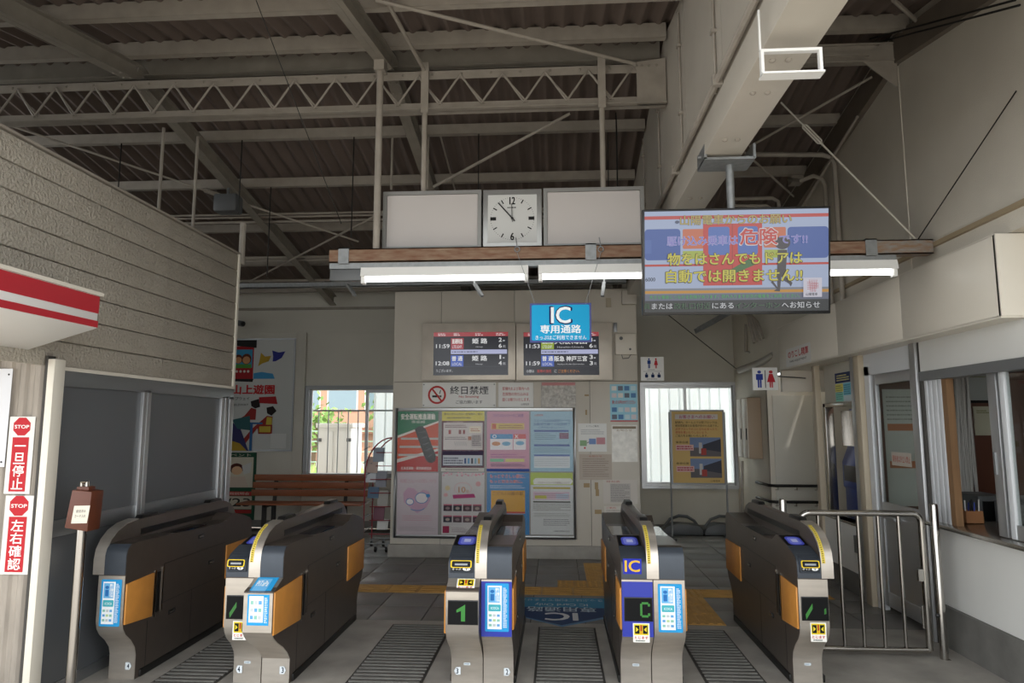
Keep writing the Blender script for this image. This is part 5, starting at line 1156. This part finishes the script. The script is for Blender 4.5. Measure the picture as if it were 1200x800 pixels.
MB().prism([(.06, .02), (.2, .02), (.14, .16)], 'y', -.38, -.2).build('coin_tray', M_black, fm); B((.09, .0, .36), (.11, .30, .52)).build('keypad', M_black, fm)
s = sheetX(979, 436, 997.5, 470, 2.895); o = board(s, 'info_sticker', 'blue and yellow information sticker above the fare machine', 'sticker', ink('#c9d8dc'), .004)
s.rect(0, 0, 1, .36, '#28345c'); s.fine(.1, .06, .9, .3, 3, '#d0c88a'); s.rect(0, .38, .5, .66, '#d8d06a'); s.rect(.52, .38, 1, .80, '#7ac0d4'); s.rect(0, .68, .5, 1, '#8ad0c0'); s.fine(.05, .42, .45, .95, 7, '#5a6a6a', fill=.35); s.fine(.55, .42, .95, .78, 5, '#3a6a80', fill=.35); s.done(o)
tag(B((2.80, 6.74, .40), (2.84, 6.84, .56)).build('call_box', M_alud, bev=.004), 'small grey box on the low wall under the fare machine', 'box')
# latches of the access door
for z in (1.45, 1.0):
    MB().box((3.32, 9.07, z), (3.34, 9.085, z+.14)).box((3.32, 9.055, z), (3.335, 9.07, z+.02)).box((3.32, 9.055, z+.12), (3.335, 9.07, z+.14)).build('door_latch', M_alud, we)
# things in the office
def off(px, py, Y): return at(px, py, Y)
p = at(1143, 478, 6.69)
for x0, y0, x1, y1, lab, col, fcol in ((1142, 476, 1163, 510, 'pale calendar sheet pinned to the brown office wall', '#b9b7a2', '#b9b7a2'), (1133, 433, 1160, 472, 'dark framed certificate high on the brown office wall', '#a5a9a6', '#1a1a1a'), (1108, 440, 1130, 464, 'black framed sheet beside the certificate in the office', '#6a6f6c', '#1a1a1a')):
    s = sheetY(x0, y0, x1, y1, 6.48); o = board(s, 'wall_picture', lab, 'picture', ink(fcol), .015); s.rect(.08, .08, .92, .92, col); s.fine(.15, .12, .85, .25, 2, '#7a7a50'); s.done(o)
cbd = MB()
for k in range(16):
    x = at(1120, 500, 6.5).x+random.uniform(-.03, .08); cbd.tube([(x, 6.4+random.uniform(-.04, .04), 2.23), (x+random.uniform(-.03, .03), 6.4, 1.3), (x+random.uniform(-.04, .06), 6.4, .75)], .012, 6)
tag(cbd.build('cable_bundle', pm('pale_cable', '#b5b2ad', .6), smooth=True), 'bundle of pale strings hanging in the office', 'cable bundle')
pc = at(1178, 545, 5.9)
pr = thing('office_printer', 'grey office machine seen through the ticket window', 'printer', (pc.x+.1, 5.6, .0))
B((-.25, -.2, .0), (.6, .3, .72)).build('cabinet', M_dark, pr); B((-.25, -.22, .72), (.35, .25, 1.0)).build('body', pm('office_grey', '#7c7d7e', .5), pr, bev=.02); B((-.2, -.2, 1.0), (.3, .2, 1.04)).build('lid', M_grey, pr, bev=.01)
pc = at(1122, 590, 6.2)
o2 = thing('office_computer', 'dark computer tower beside the wooden jamb in the office', 'computer', (pc.x+.12, 6.1, 0)); B((-.12, -.2, 0), (.14, .2, 1.02)).build('case', M_grey, o2, bev=.01); B((-.09, -.21, .75), (.11, -.2, .98)).build('front', M_black, o2)
pc = atZ(1140, 606, .885)
pb = thing('pen_box', 'small cardboard pen box on the office counter', 'pen box', (3.02, atX(1138, 606, 3.02).y, .885))
m = MB()
for a, b_ in (((-.06, -.05, 0), (.06, -.044, .09)), ((-.06, .044, 0), (.06, .05, .09)), ((-.06, -.044, 0), (-.054, .044, .09)), ((.054, -.044, 0), (.06, .044, .09)), ((-.06, -.05, 0), (.06, .05, .005))): m.box(a, b_)
m.build('carton', pm('cardboard', '#9a6a44', .7), pb)
for k, c in enumerate(('#1c2a6a', '#d8d8d8', '#222222', '#3a4a9a', '#1c1c1c', '#c8c4bc')):
    x, y = -.04+.016*k, random.uniform(-.03, .03); MB().tube([(x, y, .006), (x+random.uniform(-.02, .02), y+random.uniform(-.02, .02), .15+.01*(k % 3))], .005, 6).build('pen', ink(c), pb)
pp_ = atX(1150, 612, 3.05)
tag(B((2.98, 4.62, .886), (3.2, 4.90, .892)).build('paper_stack', ink('#c9c4b6'), bev=.001), 'sheets of paper lying on the office counter', 'paper')
# ---- stainless railing
YFn = 5.1
fx0, fx1 = at(937, 640, YFn).x, at(1084, 680, YFn).x; fz1, fz0 = .975, .055
ra = thing('stainless_railing', 'stainless steel swing railing with vertical bars right of the gates', 'railing', ((fx0+fx1)/2, YFn, 0))
def rr(pts, r_, nm, mat=M_chrome): return rel(MB().tube(pts, r_, 12), nm, mat, ra, smooth=True)
def arcp(c, r_, a0, a1): return [(c[0]+r_*math.cos(math.radians(a0+(a1-a0)*k/6)), YFn, c[1]+r_*math.sin(math.radians(a0+(a1-a0)*k/6))) for k in range(7)]
rr([(fx0, YFn, fz0)]+[(fx0, YFn, fz1-.08)]+arcp((fx0+.08, fz1-.08), .08, 180, 90)+arcp((fx1-.06, fz1-.06), .06, 90, 0)+[(fx1, YFn, fz0)], .022, 'frame_tube')
rr([(fx0-.0, YFn, fz0), (fx1+.0, YFn, fz0)], .019, 'bottom_rail')
for q in (962, 986, 1009, 1033, 1057):
    x = at(q, 680, YFn).x; rr([(x, YFn, fz0), (x, YFn, fz1)], .0125, 'bar')
rr([(fx1-.03, YFn-.0, .35), (fx1-.03, YFn, .20)], .008, 'latch_bolt'); rel(B((fx1-.055, YFn-.03, .52), (fx1-.02, YFn-.005, .60)), 'latch_plate', M_steel, ra)
for nm_, q, lab in (('p', 1098, 'stainless post at the right end of the swing railing'), ('q', 920, 'short stainless post behind the single-sided gate')):
    x = at(q, 650, YFn+(.0 if nm_ == 'p' else .25)).x; y = YFn+(.0 if nm_ == 'p' else .25)
    t = thing('railing_post', lab, 'post', (x, y, 0), 'railing posts')
    MB().tube([(0, 0, 0), (0, 0, 1.035), (0, 0, 1.045)], [.027, .027, .022], 14).build('tube', M_chrome, t, smooth=True)
    if nm_ == 'p':
        MB().ball((-.03, -.015, .29), (.016, .012, .016), 0, 6).build('rubber_stop', M_black, t); B((-.005, -.03, .0), (.03, .03, .002)).build('base_mark', M_steel, t)
# ---- floor mat with mirrored lettering
c = [(-.46, 6.60), (.55, 6.60), (.52, 6.02), (.03, 5.68), (-.40, 6.02)]
m = MB().prism(c, 'z', .0006, .0016); fm_ = tag(m.build('floor_decal', pm('decal_blue', '#2a6f9e', .4), fix=True), 'blue arrow-shaped floor decal reading IC Card Only beyond the central lane', 'floor decal')
sh = Sheet((.50, 6.02-.30, .0017), (-1, 0, 0), (0, 1, 0), (0, 0, 1), .94, .86, base=.0002, step=.0002)
sh.poly([(.02, .38), (.5, .0), (.98, .38), (.98, 1.0), (.02, 1.0)], '#22406e'); sh.poly([(.0, .62), (1.0, .62), (1.0, 1.0), (.0, 1.0)], '#3a8fb8')
sh.text('IC', .36, .16, .64, .42, '#e8ecee', .03); sh.text('専用通路', .18, .46, .82, .64, '#c5d6e0', .01); sh.text('IC Card Only', .25, .68, .75, .80, '#c5d6e0', .01); sh.text('きっぷはご利用できません', .1, .86, .9, .96, '#c5d6e0'); sh.done(fm_)
tag(MB().prism([(1.35+.12*math.cos(t*.52), 8.6+.12*math.sin(t*.52)) for t in range(12)], 'z', .0006, .0016).build('floor_decal', pm('decal_pale', '#4a7f96', .4)), 'small round blue floor decal near the right window', 'floor decal')
# ================================================================== ROOF BRACING, RODS AND WIRES
def rod(name, a, b, r_, lab, mat=M_paint, cat='rod', turn=None):
    o = thing(name, lab, cat, tuple(a)); rel(MB().tube([a, b], r_, 8), 'rod', mat, o, smooth=True)
    if turn:
        a = Vector(a); b = Vector(b); d = (b-a).normalized(); c = a.lerp(b, turn); sd = d.cross(Vector((0, 1, 0))).normalized()*.018
        mm = MB()
        for s_ in (-1, 1): mm.tube([c-d*.10, c-d*.08+sd*s_, c+d*.08+sd*s_, c+d*.10], .006, 6)
        rel(mm, 'turnbuckle', mat, o, smooth=True)
    return o
rod('brace_rod', at(440, 0, 4.25), at(745, 75, 5.1), .014, 'thick brace rod slanting down to the truss gusset at top centre')
rod('brace_rod', at(455, 5, 4.3), at(497, 82, 5.15), .016, 'short brace rod crossing above the truss')
rod('brace_rod', at(508, 219, 6.2), at(668, 133, 5.7), .014, 'brace rod slanting behind the clock hanger pipes')
rod('brace_rod', at(0, 143, 5.9), at(420, 283, 8.4), .012, 'long brace rod with turnbuckle above the left wall', pm('rod_paint', '#b0a89c', .5), turn=.52)
rod('brace_rod', at(292, 330, 9.6), at(455, 245, 7.0), .012, 'brace rod rising towards the clock from the left back')
rod('brace_rod', at(515, 155, 6.4), at(533, 222, 7.4), .010, 'thin slanting rod behind the left sign box')
rod('brace_rod', at(915, 120, 5.0), at(1072, 279, YL), .007, 'pale stay rod with turnbuckle down to the channel end', pm('pale_rod', '#b3ada2', .5), turn=.24)
rod('stay_wire', at(1076, 280, YL), Vector((2.72, 4.0, 3.55)), .004, 'dark stay wire from the channel end up to the right', M_dark, 'wire')
rod('brace_rod', at(878, 172, 6.2), at(1022, 90, 5.6), .012, 'brace rod right of the box beam under the roof')
rod('brace_rod', at(872, 178, 6.2), at(930, 230, 7.0), .010, 'thin brace rod above the right corner of the monitor')
rod('brace_rod', at(1047, 0, 4.6), at(1078, 28, 5.0), .016, 'short brace rod at the upper right edge of the roof')
rod('ceiling_cable', at(300, 0, 4.2), at(400, 262, 5.0), .003, 'thin cord slanting down across the left ceiling', M_dark, 'cord')
rod('roof_cable', atX(985, 55, 2.60), atX(1190, 0, 2.60), .007, 'upper black cable along the top right roof edge', M_dark, 'cable')
rod('roof_cable', atX(990, 60, 2.60), atX(1195, 6, 2.60), .007, 'lower black cable along the top right roof edge', M_dark, 'cable')
rod('sagging_cable', at(782, 368, 9.9), at(868, 436, 9.6), .006, 'black cable slanting across the wall above the right window', M_dark, 'cable')
for q, y0, y1, Yd, r_, mt, lab in ((192, 150, 274, 5.6, .014, M_paint, 'left upright hanger pipe above the siding'), (232, 160, 292, 5.85, .014, M_paint, 'right upright hanger pipe above the siding'), (285, 262, 310, 6.25, .03, M_paint, 'short upright post at the corner of the siding'),
        (460, 155, 222, 6.45, .012, M_paint, 'upright hanger rod left of the clock hanger pipe'), (502, 158, 222, 6.45, .011, M_paint, 'upright hanger rod right behind the clock hanger pipe'), (284, 160, 250, 6.4, .006, M_dark, 'black hanger rod over the loudspeaker'), (415, 157, 278, 6.4, .006, M_dark, 'black hanger rod left of the white hanging pipe'), (561, 157, 222, 6.4, .005, M_dark, 'black hanger rod above the left sign box'), (712, 155, 219, 6.4, .005, M_dark, 'first of two black hanger rods above the right sign box'), (722, 132, 219, 6.1, .007, M_dark, 'second of two black hanger rods above the right sign box'),
        (318, 207, 325, 7.3, .006, M_dark, 'black hanger rod over the far left conduits'), (440, 205, 290, 7.3, .006, M_dark, 'black hanger rod right of the white hanging pipe'), (143, 160, 230, 6.4, .006, M_dark, 'leftmost black hanger rod above the siding')):
    tag(MB().tube([at(q, y0, Yd), Vector((at(q, y0, Yd).x, Yd, at(q, y1, Yd).z))], r_, 8).build('hanger_rod', mt, smooth=True), lab, 'rod')
# loudspeaker under the left rafter
p = at(267, 238, 6.9)
ls = thing('loudspeaker', 'dark grey loudspeaker hanging from the left rafter', 'speaker', tuple(p)); B((-.13, -.08, -.11), (.13, .1, .09)).build('case', M_grey, ls, bev=.03); MB().tube([(0, 0, .08), (0, 0, .17)], .015, 8).build('bracket', M_grey, ls)
# steel section along the top of the block and the far eave beam
eb = tag(MB().box((-4.6, 8.2, 3.30), (.86, 8.21, 3.36)).box((-4.6, 8.2, 3.30), (.86, 8.28, 3.308)).build('eave_channel', M_galv), 'grey steel section running above the central block', 'beam')
for q, y0, y1 in ((411, 333, 346), (560, 332, 347), (712, 331, 347)):
    MB().bar(at(q-4, y0, YL+.05), at(q+(5 if q != 712 else -6), y1, YL-.02), .025, .018).build('lamp_stay', M_galv, rail)
    MB().bar(at(q-4, y0, YL+.05), Vector((at(q-4, y0, YL+.05).x, YL+.05, zr0)), .012, .012).build('stay_strap', M_galv, rail)
ol = thing('added_office_lamp', 'added ceiling lamp that brightens the ticket office', 'lamp', (4.2, 4.8, 2.2))  # lamp added to lighten the office behind the door and window
B((-.6, -.12, 0), (.6, .12, .04)).build('housing', M_white, ol)
for y_ in (-.06, .06): MB().tube([(-.58, y_, -.02), (.58, y_, -.02)], .018, 10).build('tube', pm('added_office_tube', '#ffffff', .4, emit=4.0), ol, smooth=True)
s_ = Sheet((2.99, 6.49, 1.92), (1, 0, 0), (0, 0, -1), (0, -1, 0), .55, 1.05); o = board(s_, 'office_schedule', 'pale schedule sheets on the wall seen through the office door', 'notice', ink('#c4c6bf'), .004); s_.rect(.05, .3, .95, .36, '#b5714a'); s_.rect(.05, .62, .95, .68, '#b5714a'); s_.fine(.05, .05, .95, .28, 6, '#8a8c86', fill=.3); s_.done(o)  # pale sheets made large to lighten the view through the door glass
s = sheetX(1045, 530, 1068, 546, 2.846); o = board(s, 'door_notice', 'paper strip with red characters stuck to the glass office door', 'notice', ink('#b9b0a4'), .001); s.text('関係者以外立入禁止', .06, .25, .94, .75, '#a84a40', .005); s.done(o)
